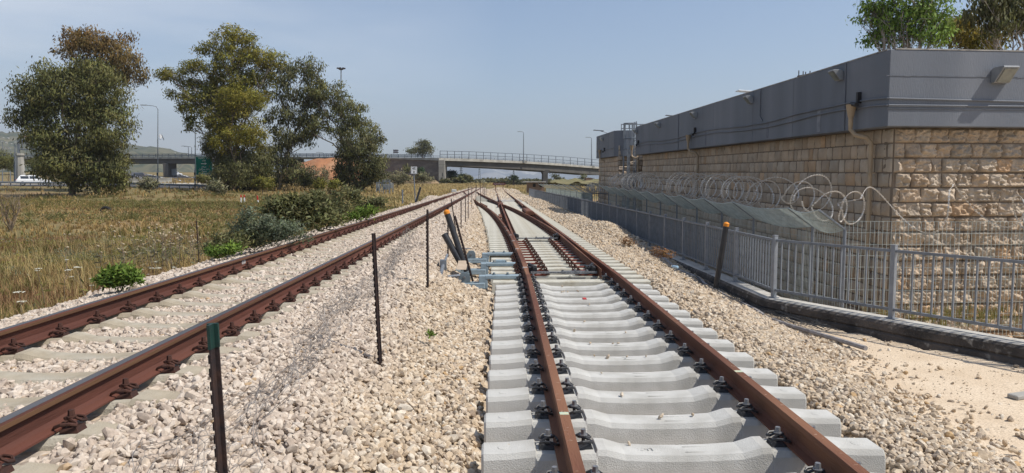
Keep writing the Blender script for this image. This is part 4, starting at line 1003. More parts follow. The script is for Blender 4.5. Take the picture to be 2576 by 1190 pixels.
# farther fence beyond the end block
sf2 = root('security_fence', (6.2, 46, -.6), 'farther run of mesh fence with slanted top beyond the stone building', 'fence')
f2 = [(6.25, 82), (6.25, 77.5), (6.25, 73), (6.2, 68.5), (6.2, 64), (6.15, 59.5), (6.1, 55), (6.05, 50.5), (6.0, 46), (5.95, 42)]
fencewires(f2, sf2, -.7, .85, .09, .25, .012, ow=.05, wo=.014, outl=.95, up=.5, zf=lambda y: 0, gap=1)
for (x, y) in f2:
    mb = MB(); mb.tube([(x, y, -.8), (x, y, .85)], .035, 6); mb.bar((x, y, .85), (x-.95, y, 1.35), .06, .04); mb.build('post', M['galv'], sf2)
mb = MB()
for k in range(8): mb.box((6.0+.12*k, 42+.05*k, .2), (.02, .02, 1.9))
mb.bar((5.95, 42, .85), (7.0, 42.6, .85), .05); mb.bar((5.95, 42, -.4), (7.0, 42.6, -.4), .05); mb.build('end_panel', M['galv'], sf2)
razor([(6.4, 42.5, 1.15), (6.5, 48, 1.15)], .35, .3, 'small coil of razor wire at the near end of the farther fence', 13)
# short dark-capped black post beside the railing
def capped_post(base, top, r, label, name='marker_post', cap=True):
    b = root(name, base, label, 'marker post', 'black posts with orange caps' if cap else None)
    base = Vector(base); top = Vector(top); d = (top-base).normalized(); mb = MB(); mb.tube([base-d*.15, top-d*.07], r, 14); mb.build('pole', M['rubber'], b, smooth=False)
    if cap:
        mb = MB(); mb.tube([top-d*.075, top-d*.02, top-d*.005, top+d*.012], [r*1.03, r*1.05, r*.85, r*.3], 14); mb.build('cap', M['orange'], b)
p0 = Gp(1803, 712, -.5); p1 = P(1828, 560, p0.y*1.0)
capped_post(p0, p1, .055, 'black post with an orange cap leaning beside the railing')
# ================================================================== posts and wire between the tracks
def zb(x, y): return float(ballast_z(np.array([x]), np.array([y]))[0])
TPG = 'iron posts of the netting between the tracks'
def tpost(px0, py0, px1, py1, label, w=.036, D_=None, col=None, notch=True, h=None):
    """T-section post from its foot pixel to its head pixel"""
    if D_ is None:
        z = 0.0
        for _ in range(6): q = Gp(px0, py0, z); z = zb(q.x, min(q.y, 160))
        b = q; Dd = b.dot(_f)
    else: Dd = D_; b = P(px0, py0, Dd)
    t = P(px1, py1, Dd*1.0); o = root('iron_post', b, label, 'fence post', TPG); d = (t-b).normalized(); b = b-d*.15
    mb = MB(); mb.bar(b, t, w, .007); mb.bar(b+Vector((0, w*.4, 0)), t+Vector((0, w*.4, 0)), .007, w*.8)
    if notch:
        l = (t-b).length; k = .1
        while k < l-.12: p = b+d*k; mb.bar(p+Vector((-w*.40-.002, w*.4, 0)), p+Vector((-w*.40-.002, w*.4, 0))+d*.035, .007, .009); k += .055
    mb.build('shaft', M['iron'], o)
    if col:
        mb = MB(); mb.bar(t-d*.095, t+d*.002, w+.006, .012); mb.bar(t-d*.095+Vector((0, w*.4, 0)), t+d*.002+Vector((0, w*.4, 0)), .012, w*.8+.004); mb.build('painted_tip', M['green_paint'], o)
    return o
tpost(562, 1290, 530, 817, 'nearest notched post with a green painted tip', .05, 2.75, True)
tpost(956, 912, 939, 587, 'notched post standing between the green tipped post and the taller ones beyond', .042)
tpost(1076, 727, 1075, 527, 'upright notched post just left of the leaning black pipes', .038)
tpost(1127, 652, 1127, 520, 'post half hidden behind the leaning black pipes', .036)
tpost(1148, 590, 1135, 500, 'thin post leaning left behind the orange cap', .035)
tpost(1160, 580, 1160, 503, 'short upright post right of the orange cap', .034)
tpost(1171, 563, 1171, 494, 'post left of the tall pair near the crossing rails', .034)
tpost(1178, 551, 1178, 470, 'left post of the tall pair near the crossing rails', .036)
tpost(1187, 528, 1187, 470, 'right post of the tall pair near the crossing rails', .036)
tpost(1197, 503, 1198, 466, 'slim post beyond the tall pair', .05, 46, notch=False)
tpost(1209, 507, 1208, 466, 'slim post standing alone just before the far cluster', .05, 50, notch=False)
for k, (x, w_, l_) in enumerate(((1215, .06, 'left one of the far cluster of posts'), (1218, .06, 'middle one of the far cluster of posts'), (1222, .06, 'right one of the far cluster of posts'))):
    tpost(x+k*.5, 490-k, x, 463, l_, w_, 72+k*3, notch=False)
tpost(1184, 688, 1144, 543, 'flat iron bar leaning left beside the black pipes', .045, 12.3)
b0 = Gp(1168, 664, -.05); b1 = P(1122, 529, b0.dot(_f))
capped_post(b0, b1, .058, 'leaning black pipe with an orange cap among the iron posts')
b0 = Gp(1160, 662, -.02)+Vector((-.02, .12, 0)); b1 = P(1117, 588, b0.dot(_f)); o = root('black_pipe', b0, 'shorter bare black pipe leaning left below the orange capped one', 'pipe')
mb = MB(); d = (b1-b0).normalized(); mb.tube([b0-d*.15, b1], .062, 14); mb.build('tube', M['rubber'], o); mb = MB(); mb.tube([b1-d*.01, b1+d*.0015], .05, 14); mb.build('bore', M['blackpaint'], o)
# fallen chicken wire draped along the posts
def netting():
    mb = MB(); rg = random.Random(5)
    NU, NV = 104, 15; du = .10
    def pos(u, v):
        y = 2.3+u*.105
        t = v/(NV-1)
        s = .5+.5*math.sin(u*.13+1.0)
        lean = (1.05-.55*s)                           # how far it sags toward the left track
        x = -1.10-.02*u*.1 - lean*(1-t)*(.25+.9*s)+.05*math.sin(u*.9+v)
        zg = zb(x, y); hgt = (.06+.62*(t**1.3)*(1-.62*s))*(1 if u > 6 else .8)
        return Vector((x, y+.05*math.sin(v*1.3+u*.4), zg+hgt+.035*math.sin(u*1.7+v*2.1)))
    Pg = [[pos(u, v)+Vector((rg.uniform(-.025, .025), rg.uniform(-.03, .03), rg.uniform(-.015, .02))) for v in range(NV)] for u in range(NU)]
    for u in range(NU-1):
        for v in range(NV-1):
            if rg.random() < .14: continue
            a, b = (Pg[u][v], Pg[u+1][v+1]) if (u+v) % 2 == 0 else (Pg[u+1][v], Pg[u][v+1])
            m_ = a.lerp(b, .5)+Vector((rg.uniform(-.012, .012), 0, rg.uniform(-.012, .012)))
            mb.bar(a, m_, .0019); mb.bar(m_, b, .0019)
    for u in range(NU-1):
        mb.bar(Pg[u][NV-1], Pg[u+1][NV-1], .003); mb.bar(Pg[u][0], Pg[u+1][0], .003)
    for k in range(60):       # loose straggling ends
        u = rg.randrange(NU); v = rg.randrange(NV); p = Pg[u][v].copy(); pth = [p]
        d = Vector((rg.uniform(-1, .4), rg.uniform(-1, 1), rg.uniform(-.2, .6)))
        for _ in range(5): d += Vector((rg.uniform(-.5, .5), rg.uniform(-.5, .5), rg.uniform(-.6, .3))); p = p+d.normalized()*.07; p.z = max(p.z, zb(p.x, p.y)+.03); pth.append(p.copy())
        mb.tube(pth, .0017, 3, False)
    return mb
tag(netting().build('wire_netting', M['wire']), 'sagging rusty chicken wire tied to the iron posts between the tracks', 'wire netting')
# ================================================================== vegetation
LM = {
 'gum': leafmat('gum_leaves', (.16, .148, .054)), 'gumbrown': leafmat('reddish_gum_leaves', (.19, .135, .052)),
 'gumyel': leafmat('yellow_green_leaves', (.24, .20, .035)), 'gumdark': leafmat('dark_gum_leaves', (.135, .125, .053)),
 'olive': leafmat('olive_leaves', (.215, .19, .042)), 'scrub': leafmat('scrub_leaves', (.175, .165, .075)), 'bright': leafmat('bright_leaves', (.17, .235, .045)), 'grey': leafmat('grey_green_leaves', (.17, .185, .12)),
 'dry': leafmat('dry_grass', (.34, .245, .105), .3, .8), 'straw': leafmat('straw', (.46, .36, .17), .3, .8), 'grassg': leafmat('green_grass', (.18, .165, .052), .35, .7), 'redgrass': leafmat('reddish_dry_grass', (.27, .165, .085), .3, .8), 'palm': leafmat('palm_leaves', (.05, .075, .035)),
 'dead': leafmat('bare_thicket', (.20, .18, .11), .2, .9), 'rust': leafmat('rust_slope', (.30, .15, .07), .2, .9)}
def leaves(name, matl, P0, size, droop=.6, aspect=.32, parent=None, vary=.25, rg=None, tintf=None, outn=None):
    """many small pointed leaves at P0 (n,3)"""
    rg = rg or RNG; n = len(P0); o = np.array(worg(parent)) if parent else np.zeros(3)
    az = rg.uniform(0, 2*np.pi, n); el = -droop*np.pi/2+rg.normal(0, .55, n)
    d = np.stack([np.cos(az)*np.cos(el), np.sin(az)*np.cos(el), np.sin(el)], -1)
    r = rg.normal(size=(n, 3)); w = np.cross(d, r); w /= np.linalg.norm(w, axis=1, keepdims=True)+1e-9
    s = size*rg.uniform(.6, 1.35, n)[:, None]; wd = s*aspect
    a = P0; b = P0+d*s*.45+w*wd*.5; c = P0+d*s; e = P0+d*s*.45-w*wd*.5
    V = np.stack([a, b, c, e], 1).reshape(-1, 3)-o
    Fq = np.arange(n*4).reshape(n, 4)
    if outn is not None:      # leaves face outward from their bough: soft clump shading
        fn = np.cross(c-a, e-b); fn /= np.linalg.norm(fn, axis=1, keepdims=True)+1e-9
        fl = (fn*outn).sum(1) < 0; Fq[fl] = Fq[fl][:, ::-1]; fn[fl] *= -1
    me = npmesh(name, V, Fq)
    if outn is not None:
        nn = outn+fn*.45; nn /= np.linalg.norm(nn, axis=1, keepdims=True)+1e-9
        me.shade_smooth(); me.normals_split_custom_set_from_vertices(np.repeat(nn, 4, 0).astype(np.float32))
    ca = me.color_attributes.new('tint', 'FLOAT_COLOR', 'POINT')
    t = (1+rg.uniform(-vary, vary, n)); tc = np.stack([t*rg.uniform(.9, 1.05, n), t, t*rg.uniform(.85, 1.1, n)], -1)
    if tintf is not None: tc = tc*tintf
    ca.data.foreach_set('color', np.concatenate([np.repeat(tc, 4, 0), np.ones((n*4, 1))], 1).astype(np.float32).ravel())
    return link(name, me, matl, parent)
def clumps(blobs, rg, per, cl, cn, shell=.35, flat=1.0):
    """blobs: list of (center Vector, rx, ry(depth), rz); returns leaf points, clump id, clump centers"""
    C_ = []
    for (c, rx, ry, rz) in blobs:
        n = max(4, int(per*rx*rz))
        v = rg.normal(size=(n, 3)); v /= np.linalg.norm(v, axis=1, keepdims=True); r = (shell+(1-shell)*rg.random(n)**.6)[:, None]
        C_.append(np.array(c)+v*r*np.array([rx, ry, rz])*rg.uniform(.8, 1.12, (n, 1)))
    C_ = np.concatenate(C_); n = len(C_); k = rg.poisson(cn, n)+3; idx = np.repeat(np.arange(n), k); m = len(idx)
    Pp = C_[idx]+rg.normal(size=(m, 3))*cl*np.array([1, 1, .75*flat])
    return Pp, idx, C_
def branch(mb, a, b, r0, r1, rg, wob=.12, n=6, sides=5):
    a = Vector(a); b = Vector(b); l = (b-a).length; p = []
    for i in range(n+1):
        t = i/n; q = a.lerp(b, t); s = math.sin(math.pi*t)*l*wob
        p.append(q+Vector((rg.uniform(-s, s), rg.uniform(-s, s), rg.uniform(-s, s)*.5+s*.4)))
    mb.tube(p, [r0+(r1-r0)*i/n for i in range(n+1)], sides); return p
def tree(name, label, cat, base, blobs_px, D, leafm, seed, size=.42, per=1.0, cl=.45, cn=15, trunk=.4, split=.35, barkm='bark', group=None, droop=.6, extra=None, twigs=True, shell=.35, ztop=None, depth=1.0, stems=None, vary=.28, aspect=.32, tips=None):
    rg = np.random.default_rng(seed); rr_ = random.Random(seed)
    base = Vector(base); t = root(name, base, label, cat, group)
    sc = D/F_PX; blobs = []
    for q in blobs_px:
        c = P(q[0], q[1], D+(q[4] if len(q) > 4 else rr_.uniform(-1, 1)*q[2]*sc*.35)); blobs.append((c, q[2]*sc, min(q[2], q[3])*sc*1.05*depth, q[3]*sc))
    ex = []      # small boughs break up the outline
    for (c, rx, ry, rz) in blobs:
        for _ in range(4):
            a_ = rr_.uniform(0, 6.28); e_ = rr_.uniform(-.5, 1.2); q = rr_.uniform(.22, .42)
            ex.append((c+Vector((math.cos(a_)*math.cos(e_)*rx, math.sin(a_)*math.cos(e_)*ry*.7, math.sin(e_)*rz))*rr_.uniform(.85, 1.15), rx*q, ry*q, rz*q*.8))
    if len(blobs) > 2: bl_all = [(c, rx*.9, ry*.9, rz*.9) for c, rx, ry, rz in blobs]+ex
    else: bl_all = blobs
    if D > 80 and size > .3: size *= .8; cl *= .85
    cn = int(cn*2); Pp, idx, C_ = clumps(bl_all, rg, per/4*1.75*3.14/(cn*size*size*aspect*.5), cl, cn, shell)
    keep = Pp[:, 2] > base.z+.15; Pp = Pp[keep]; idx = idx[keep]
    cv = rg.uniform(.6, 1.4, len(C_))[:, None]*np.stack([rg.uniform(.88, 1.04, len(C_)), np.ones(len(C_)), rg.uniform(.85, 1.1, len(C_))], -1)
    if tips: # warmer young growth towards the upper crown
        zt = np.clip((C_[:, 2]-C_[:, 2].min())/(C_[:, 2].max()-C_[:, 2].min()), 0, 1)[:, None]*rg.uniform(.4, 1, (len(C_), 1))
        cv = cv*(1+zt*(np.array(tips)-1))
    on = Pp-C_[idx]; on /= np.linalg.norm(on, axis=1, keepdims=True)+1e-9
    bc_ = np.array([np.array(b[0]) for b in bl_all]); br_ = np.array([max(b[1], b[3]) for b in bl_all])
    dd_ = np.linalg.norm(C_[:, None]-bc_[None], axis=2)/br_[None]; nb_ = bc_[dd_.argmin(1)]; o2 = C_-nb_; o2 /= np.linalg.norm(o2, axis=1, keepdims=True)+1e-9
    on = on*.75+o2[idx]*.6; on[:, 2] += .12; on /= np.linalg.norm(on, axis=1, keepdims=True)+1e-9
    leaves('crown', leafm, Pp, size, droop, aspect, t, vary, rg, tintf=cv[idx], outn=on)
    mb = MB(); cs = [Vector(b[0]) for b in blobs]; zc_ = sum(c.z for c in cs)/len(cs)
    sts = stems or [(0, 0)]
    for (dx, dz) in sts:
        top = Vector((sum(c.x for c in cs)/len(cs)+dx, sum(c.y for c in cs)/len(cs), base.z+(zc_-base.z)*(split*2)))
        if stems is None: top = base.lerp(top, .8)
        sp = branch(mb, base+Vector((dx*.2, 0, -.3)), top, trunk, trunk*.6, rr_, .03, 8, 8)
        for (c, rx, ry, rz) in blobs:
            if stems and rr_.random() < .4: continue
            j = 2+int(rr_.random()*6); st_ = sp[min(j, 8)] if Vector(c).z > sp[min(j, 8)].z else sp[3]
            bp = branch(mb, st_, c, trunk*.35, trunk*.1, rr_, .10, 6, 5)
            if twigs:
                for _ in range(6):
                    e = Vector(c)+Vector((rr_.uniform(-1, 1)*rx, rr_.uniform(-1, 1)*ry, rr_.uniform(-.9, 1)*rz))*.85
                    branch(mb, bp[3+rr_.randrange(3)], e, trunk*.10, .015, rr_, .14, 4, 4)
    mb.build('trunk', M[barkm], t, smooth=True)
    return t
def gbase(px, py, D): p = P(px, py, D); return (p.x, p.y, gz(p.x, p.y))
GT = 'gum trees on the far side of the field'
tree('gum_tree', 'broad dark gum tree with drooping leaves nearly to the ground, at the left edge', 'tree', gbase(180, 500, 85),
     [(190, 240, 95, 75), (110, 240, 60, 70), (255, 250, 75, 75), (290, 330, 55, 75), (185, 330, 110, 75), (95, 320, 45, 70), (190, 410, 105, 60), (265, 425, 75, 60), (135, 420, 45, 55), (75, 250, 38, 28), (62, 292, 30, 24), (240, 200, 70, 40), (160, 190, 60, 32), (290, 455, 34, 35), (225, 455, 60, 30)],
     85, LM['gum'], 11, .50, 5.6, .5, 13, .42, .3, group=GT)
tree('gum_tree', 'reddish brown topped gum tree rising behind the broad dark one', 'tree', gbase(245, 488, 93),
     [(230, 100, 65, 34), (190, 95, 45, 25), (290, 115, 45, 35), (320, 150, 42, 45), (180, 125, 38, 28), (250, 150, 60, 35), (335, 190, 30, 30), (280, 190, 50, 35), (230, 190, 50, 30)],
     93, LM['gumbrown'], 12, .52, 4.4, .5, 10, .38, .42, 'bark_pale', group=GT, tips=(1.25, .95, .8))
tree('gum_tree', 'tallest olive green gum tree with airy layered crown, right of the lamp posts', 'tree', gbase(592, 482, 101),
     [(570, 95, 42, 28), (535, 120, 35, 20), (600, 130, 45, 32), (620, 105, 26, 20), (655, 140, 40, 34), (690, 150, 25, 25), (490, 165, 42, 20), (435, 190, 34, 14), (470, 205, 42, 22), (500, 240, 45, 32), (455, 240, 26, 16), (470, 270, 30, 14), (545, 180, 40, 34), (600, 200, 55, 40), (560, 260, 45, 40), (640, 230, 50, 50), (520, 290, 34, 20), (486, 312, 24, 18), (575, 150, 40, 40), (530, 230, 44, 36), (610, 250, 50, 40), (420, 185, 20, 10), (655, 190, 40, 34)],
     101, LM['olive'], 13, .50, 5.0, .42, 11, .45, .5, 'bark_pale', group=GT, droop=.4, tips=(1.25, 1.15, .8))
tree('gum_tree', 'yellowish green tree in front of the tallest one, dense from head to foot', 'tree', gbase(585, 486, 96),
     [(580, 250, 34, 36), (610, 255, 40, 45), (560, 300, 40, 40), (610, 310, 58, 46), (640, 345, 36, 36), (570, 350, 52, 42)],
     96, LM['gumyel'], 14, .42, 5.6, .38, 12, .32, .4, group=GT, droop=.3)
tree('gum_tree', 'dark dense low tree under the yellowish one, behind the green road sign', 'tree', gbase(560, 485, 99),
     [(580, 400, 46, 44), (625, 410, 56, 50), (605, 445, 62, 34), (563, 435, 30, 34), (650, 450, 40, 32), (540, 378, 20, 20), (600, 470, 66, 14), (545, 345, 30, 34), (660, 400, 36, 40), (520, 372, 16, 16), (592, 438, 46, 34, -5)],
     99, LM['gumdark'], 15, .46, 5.6, .45, 12, .3, .4, group=GT)
tree('gum_tree', 'thin spindly gum tree of greyish drooping leaves right of the tallest one', 'tree', gbase(700, 484, 105),
     [(715, 190, 42, 32), (770, 170, 36, 26), (790, 190, 26, 28), (720, 235, 48, 34), (775, 235, 40, 34), (700, 290, 44, 40), (755, 290, 48, 36), (800, 250, 22, 26), (720, 345, 42, 34), (770, 345, 30, 26), (700, 405, 50, 44), (745, 425, 34, 34), (690, 455, 52, 24)],
     105, LM['gumdark'], 16, .55, 4.2, .5, 9, .30, .5, 'bark_pale', group=GT, droop=.85, shell=.2)
tree('gum_tree', 'gum tree arching over to the left between the spindly and the round one', 'tree', gbase(903, 482, 104),
     [(800, 235, 30, 26), (835, 240, 34, 28), (865, 265, 34, 28), (895, 290, 30, 30), (830, 285, 40, 26), (870, 310, 34, 26), (800, 310, 30, 30), (770, 330, 26, 24), (915, 320, 26, 30), (850, 335, 28, 16)],
     104, LM['gum'], 17, .48, 4.2, .42, 11, .34, .5, 'bark', group=GT, droop=.7)
tree('gum_tree', 'round dark bushy tree reaching the ground, left of the bridge wall', 'tree', gbase(906, 486, 97),
     [(900, 370, 48, 42), (935, 350, 32, 30), (880, 400, 40, 46), (930, 400, 42, 46), (900, 445, 50, 34), (950, 420, 22, 42), (862, 440, 24, 28), (940, 455, 26, 20)],
     97, LM['gumdark'], 18, .48, 6.2, .42, 13, .40, .25, group=GT)
tree('tree', 'dark round tree showing behind the bridge railing', 'tree', (P(1063, 395, 262).x, P(1063, 395, 262).y, 8.), [(1060, 372, 24, 15), (1075, 380, 22, 11), (1046, 380, 16, 10), (1066, 360, 12, 7)], 262, LM['gumdark'], 19, .9, 3.4, .8, 10, .5, .4)
GR = 'trees standing behind the stone building'
tree('tree', 'bright green tree behind the building with several thin pale stems', 'tree', (P(2290, 120, 32).x, 31, 0), [(2290, 30, 52, 44), (2230, 30, 50, 26), (2350, 30, 40, 36), (2255, 85, 40, 30), (2310, 85, 50, 34), (2190, 45, 34, 16), (2205, 100, 26, 18), (2350, 80, 28, 34), (2200, 12, 24, 14), (2300, -30, 90, 40)],
     32, LM['bright'], 21, .18, 4.6, .20, 12, .10, .5, 'bark_pale', GR, droop=.5, stems=[(-1.0, 0), (-.3, 0), (.3, 0), (.9, 0)], aspect=.4)
tree('tree', 'brownish olive tree behind the building, between the green and the weeping one', 'tree', (P(2440, 100, 35).x, 34, 0), [(2440, 90, 45, 36), (2400, 90, 32, 34), (2480, 100, 45, 34), (2415, 62, 26, 18)],
     35, LM['olive'], 22, .22, 6.4, .24, 12, .16, .5, 'bark', GR, tips=(1.35, .95, .8))
tree('tree', 'weeping tree with dark hanging leaves behind the building at the right edge', 'tree', (P(2560, 110, 33).x, 32, 0), [(2480, 25, 44, 34), (2530, 15, 44, 26), (2570, 50, 50, 30), (2500, 60, 26, 30), (2600, 10, 60, 40), (2490, -20, 50, 30)],
     33, LM['gumdark'], 23, .26, 5.2, .24, 10, .16, .5, 'bark_pale', GR, droop=.95)
# bushes and saplings
def bush(name, label, px, py, D, blobs, lm, seed, size=.12, per=30, cl=.10, cn=10, group=None, droop=-.2, aspect=.3, base=None, z=None, cat='bush', **kw):
    p = P(px, py, D); b = (p.x, p.y, z if z is not None else gz(p.x, p.y)-.02)
    return tree(name, label, cat, b, blobs, D, LM[lm], seed, size, 3.4 if lm == 'scrub' else 6 if per > 12 else (3.2 if lm in ('dead', 'rust') else 5), cl, cn, kw.pop('trunk', .03), .3, 'twig', group, droop, twigs=False, **kw)
GB = 'bushes at the edge of the ballast'
bush('bush', 'tall dark olive bush at the foot of the ballast, biggest of those beside the track', 745, 580, 17.5, [(700, 545, 46, 34), (745, 532, 46, 34), (795, 530, 46, 34), (715, 565, 70, 36), (780, 560, 66, 34), (828, 545, 22, 28), (762, 510, 26, 12), (700, 515, 20, 10), (726, 508, 12, 10), (800, 502, 14, 10)], 'scrub', 31, .12, 36, .10, 11, GB, aspect=.3)
bush('bush', 'grey green spiny bush just left of the tall olive one', 650, 600, 13.5, [(640, 570, 50, 34), (605, 585, 34, 30), (690, 580, 50, 32), (650, 605, 66, 24), (725, 590, 50, 24)], 'grey', 32, .06, 95, .07, 14, GB, aspect=.35)
bush('bush', 'small leafy bush with pale tips right of the tall olive one', 868, 510, 31, [(866, 492, 26, 18), (880, 505, 24, 14), (850, 508, 20, 14)], 'scrub', 33, .17, 16, .14, 10, GB)
bush('bush', 'low bright green weed at the ballast edge in the left foreground', 305, 700, 8.6, [(285, 698, 18, 9), (308, 692, 18, 13), (328, 702, 14, 8), (300, 708, 28, 6), (270, 706, 12, 6)], 'bright', 34, .075, 150, .05, 10, GB)
bush('bush', 'green weed patch right of the thin stake', 555, 640, 12.2, [(540, 638, 24, 8), (565, 632, 26, 10), (585, 630, 16, 8)], 'bright', 35, .07, 110, .05, 9, GB)
bush('bush', 'green weeds on the ballast edge beyond the tall olive bush', 900, 540, 22, [(880, 548, 20, 8), (905, 540, 20, 8), (925, 532, 18, 7)], 'bright', 36, .11, 40, .08, 9, GB)
bush('bush', 'low ragged green scrub between the tall olive bush and the small leafy one', 850, 545, 21, [(840, 535, 22, 14), (862, 530, 22, 13), (825, 548, 20, 12)], 'scrub', 38, .12, 40, .1, 9, GB)
bush('bush', 'low scrub along the ballast past the small leafy bush', 930, 525, 34, [(915, 520, 20, 10), (940, 515, 22, 9), (960, 512, 16, 7)], 'scrub', 39, .17, 40, .14, 9, GB)
bush('bush', 'ragged olive weeds in front of the grey green bush', 575, 630, 13.0, [(560, 615, 26, 16), (590, 612, 28, 18), (540, 622, 16, 10)], 'scrub', 40, .08, 60, .08, 9, GB)
bush('weed', 'tiny green weed growing out of the middle ballast', 1082, 846, 7.0, [(1082, 842, 4, 4)], 'bright', 37, .05, 900, .012, 6, None, z=-.2, cat='weed', trunk=.003)
def small(px, py, D, w, h, lm, seed, label, name='sapling', group='saplings and bushes under the far trees', per=7, size=.3):
    bush(name, label, px, py, D, [(px, py-h*.55, w*.5, h*.42), (px-w*.25, py-h*.45, w*.35, h*.3), (px+w*.25, py-h*.4, w*.35, h*.3)], lm, seed, size, per, .26, 9, group, cat='bush', trunk=.06)
small(800, 478, 112, 60, 62, 'dead', 41, 'grey green bare thicket left of the round tree', per=11)
small(745, 470, 118, 70, 64, 'dead', 42, 'pale olive thicket behind the thin spindly gum', per=11)
small(1000, 472, 120, 60, 42, 'dead', 43, 'olive dry bush left of the speed sign', per=11)
small(1062, 468, 125, 36, 40, 'dead', 44, 'olive dry bush right of the speed sign', per=11)
small(770, 478, 108, 34, 40, 'gum', 45, 'small dark green bush under the arching tree')
small(860, 474, 100, 20, 40, 'gumdark', 46, 'slim dark sapling left of the round tree')
small(840, 480, 92, 14, 26, 'olive', 47, 'tiny sapling on the bare soil, nearest the round tree')
small(805, 480, 93, 14, 26, 'olive', 48, 'tiny sapling on the bare soil, second from the round tree')
small(512, 464, 90, 20, 24, 'gum', 49, 'small dark bush in front of the road sign', per=12)
small(545, 465, 96, 22, 38, 'grey', 50, 'pale green bush at the right side of the road sign', per=10)
small(375, 484, 80, 36, 34, 'dead', 51, 'dry grey bush on the soil mound below the striped lamp post', per=8)
small(545, 492, 76, 30, 34, 'dead', 52, 'dry grey bush on the soil mound left of the tall tree', per=10)
small(660, 478, 92, 50, 30, 'olive', 53, 'low green bush at the foot of the spindly gum', per=12)
small(20, 440, 130, 70, 60, 'gum', 54, 'green bush at the left edge behind the guardrail', per=6, size=.4)
small(110, 440, 135, 60, 50, 'gum', 55, 'green bush behind the white car', per=6, size=.4)
# bare shrub at the far left
p = P(25, 512, 30); b = root('bare_shrub', (p.x, p.y, gz(p.x, p.y)), 'leafless grey shrub of thin branches at the left edge', 'shrub')
mb = MB(); rg_ = random.Random(3)
for k in range(14):
    a = rg_.uniform(0, 6.28); e = Vector((p.x+math.cos(a)*.7*rg_.uniform(.3, 1), p.y+math.sin(a)*.7, b.location.z+rg_.uniform(1.1, 2.2)))
    q = branch(mb, (p.x, p.y, b.location.z), e, .02, .006, rg_, .1, 5, 4)
    for _ in range(5): branch(mb, q[rg_.randrange(2, 5)], q[5]+Vector((rg_.uniform(-.5, .5), rg_.uniform(-.5, .5), rg_.uniform(-.4, .4))), .007, .003, rg_, .15, 3, 3)
mb.build('branches', M['twig'], b)
# thistles and umbels (tall dry stems with heads)
def stalk(px, py, D, n, w, hmin, hmax, headr, label, seed, umbel=False, name='thistle'):
    rg_ = random.Random(seed); p = P(px, py, D); z0 = gz(p.x, p.y); b = root(name, (p.x, p.y, z0), label, 'wild plant', 'tall seed stems in the field')
    st_ = MB(); hd = MB(); lv = []
    for _ in range(n):
        x = p.x+rg_.gauss(0, w*.5); y = p.y+rg_.gauss(0, w*.5); h = rg_.uniform(hmin, hmax); l = Vector((rg_.uniform(-.12, .12), rg_.uniform(-.12, .12), h)); a = Vector((x, y, z0)); e = a+l
        st_.tube([a, a.lerp(e, .5)+Vector((rg_.uniform(-.03, .03), 0, 0)), e], [.007, .005, .003], 4)
        tops = [e]
        for _ in range(rg_.randrange(1, 3)):
            q = a.lerp(e, rg_.uniform(.5, .8)); e2 = q+Vector((rg_.uniform(-.14, .14), rg_.uniform(-.14, .14), rg_.uniform(.1, .25))); st_.tube([q, e2], .003, 3); tops.append(e2)
        for t_ in tops:
            if umbel: 
                r_ = headr*rg_.uniform(.6, 1.1)
                for _ in range(16): a2 = rg_.uniform(0, 6.28); rr2 = r_*rg_.random()**.5; hd.ico(t_+Vector((math.cos(a2)*rr2, math.sin(a2)*rr2, .01-rr2*.15)), r_*.2, 1, .2, (1, 1, .6))
            else: hd.ico(t_, headr*rg_.uniform(.7, 1.2), 1, .15, (1, 1, .8))
        for _ in range(9): q = a.lerp(e, rg_.uniform(.05, .75)); lv.append((q.x, q.y, q.z))
    st_.build('stem', M['twig'], b); hd.build('head', M['umbel'] if umbel else M['thistle'], b)
    leaves('foliage', LM['dead'] if not umbel else LM['grassg'], np.array(lv), .16, .1, .2, b)
M['umbel'] = mat('umbel_flowers', (.62, .60, .50), (.48, .46, .36), 40, .9); M['thistle'] = mat('thistle_heads', (.40, .33, .22), (.27, .21, .13), 30, .9)
stalk(375, 590, 15.5, 26, 1.2, .7, 1.25, .028, 'big clump of dry thistles with round heads in the middle of the field', 1)
stalk(430, 580, 17, 16, 1.0, .7, 1.2, .026, 'smaller thistle clump right of the big one', 2)
stalk(560, 560, 19, 12, 1.6, .5, .9, .03, 'scattered thistles near the red and white posts', 3)
stalk(190, 640, 12.0, 4, 1.0, .6, .85, .05, 'pale umbel flowers on thin stems left of the thistles', 4, True, 'wild_carrot')
stalk(330, 650, 11.5, 4, .7, .55, .8, .035, 'two or three umbels standing below the big thistle clump', 6, True, 'wild_carrot')
stalk(-10, 740, 9.0, 4, .7, .6, .9, .075, 'large creamy umbels at the left edge of the field', 5, True, 'wild_carrot')
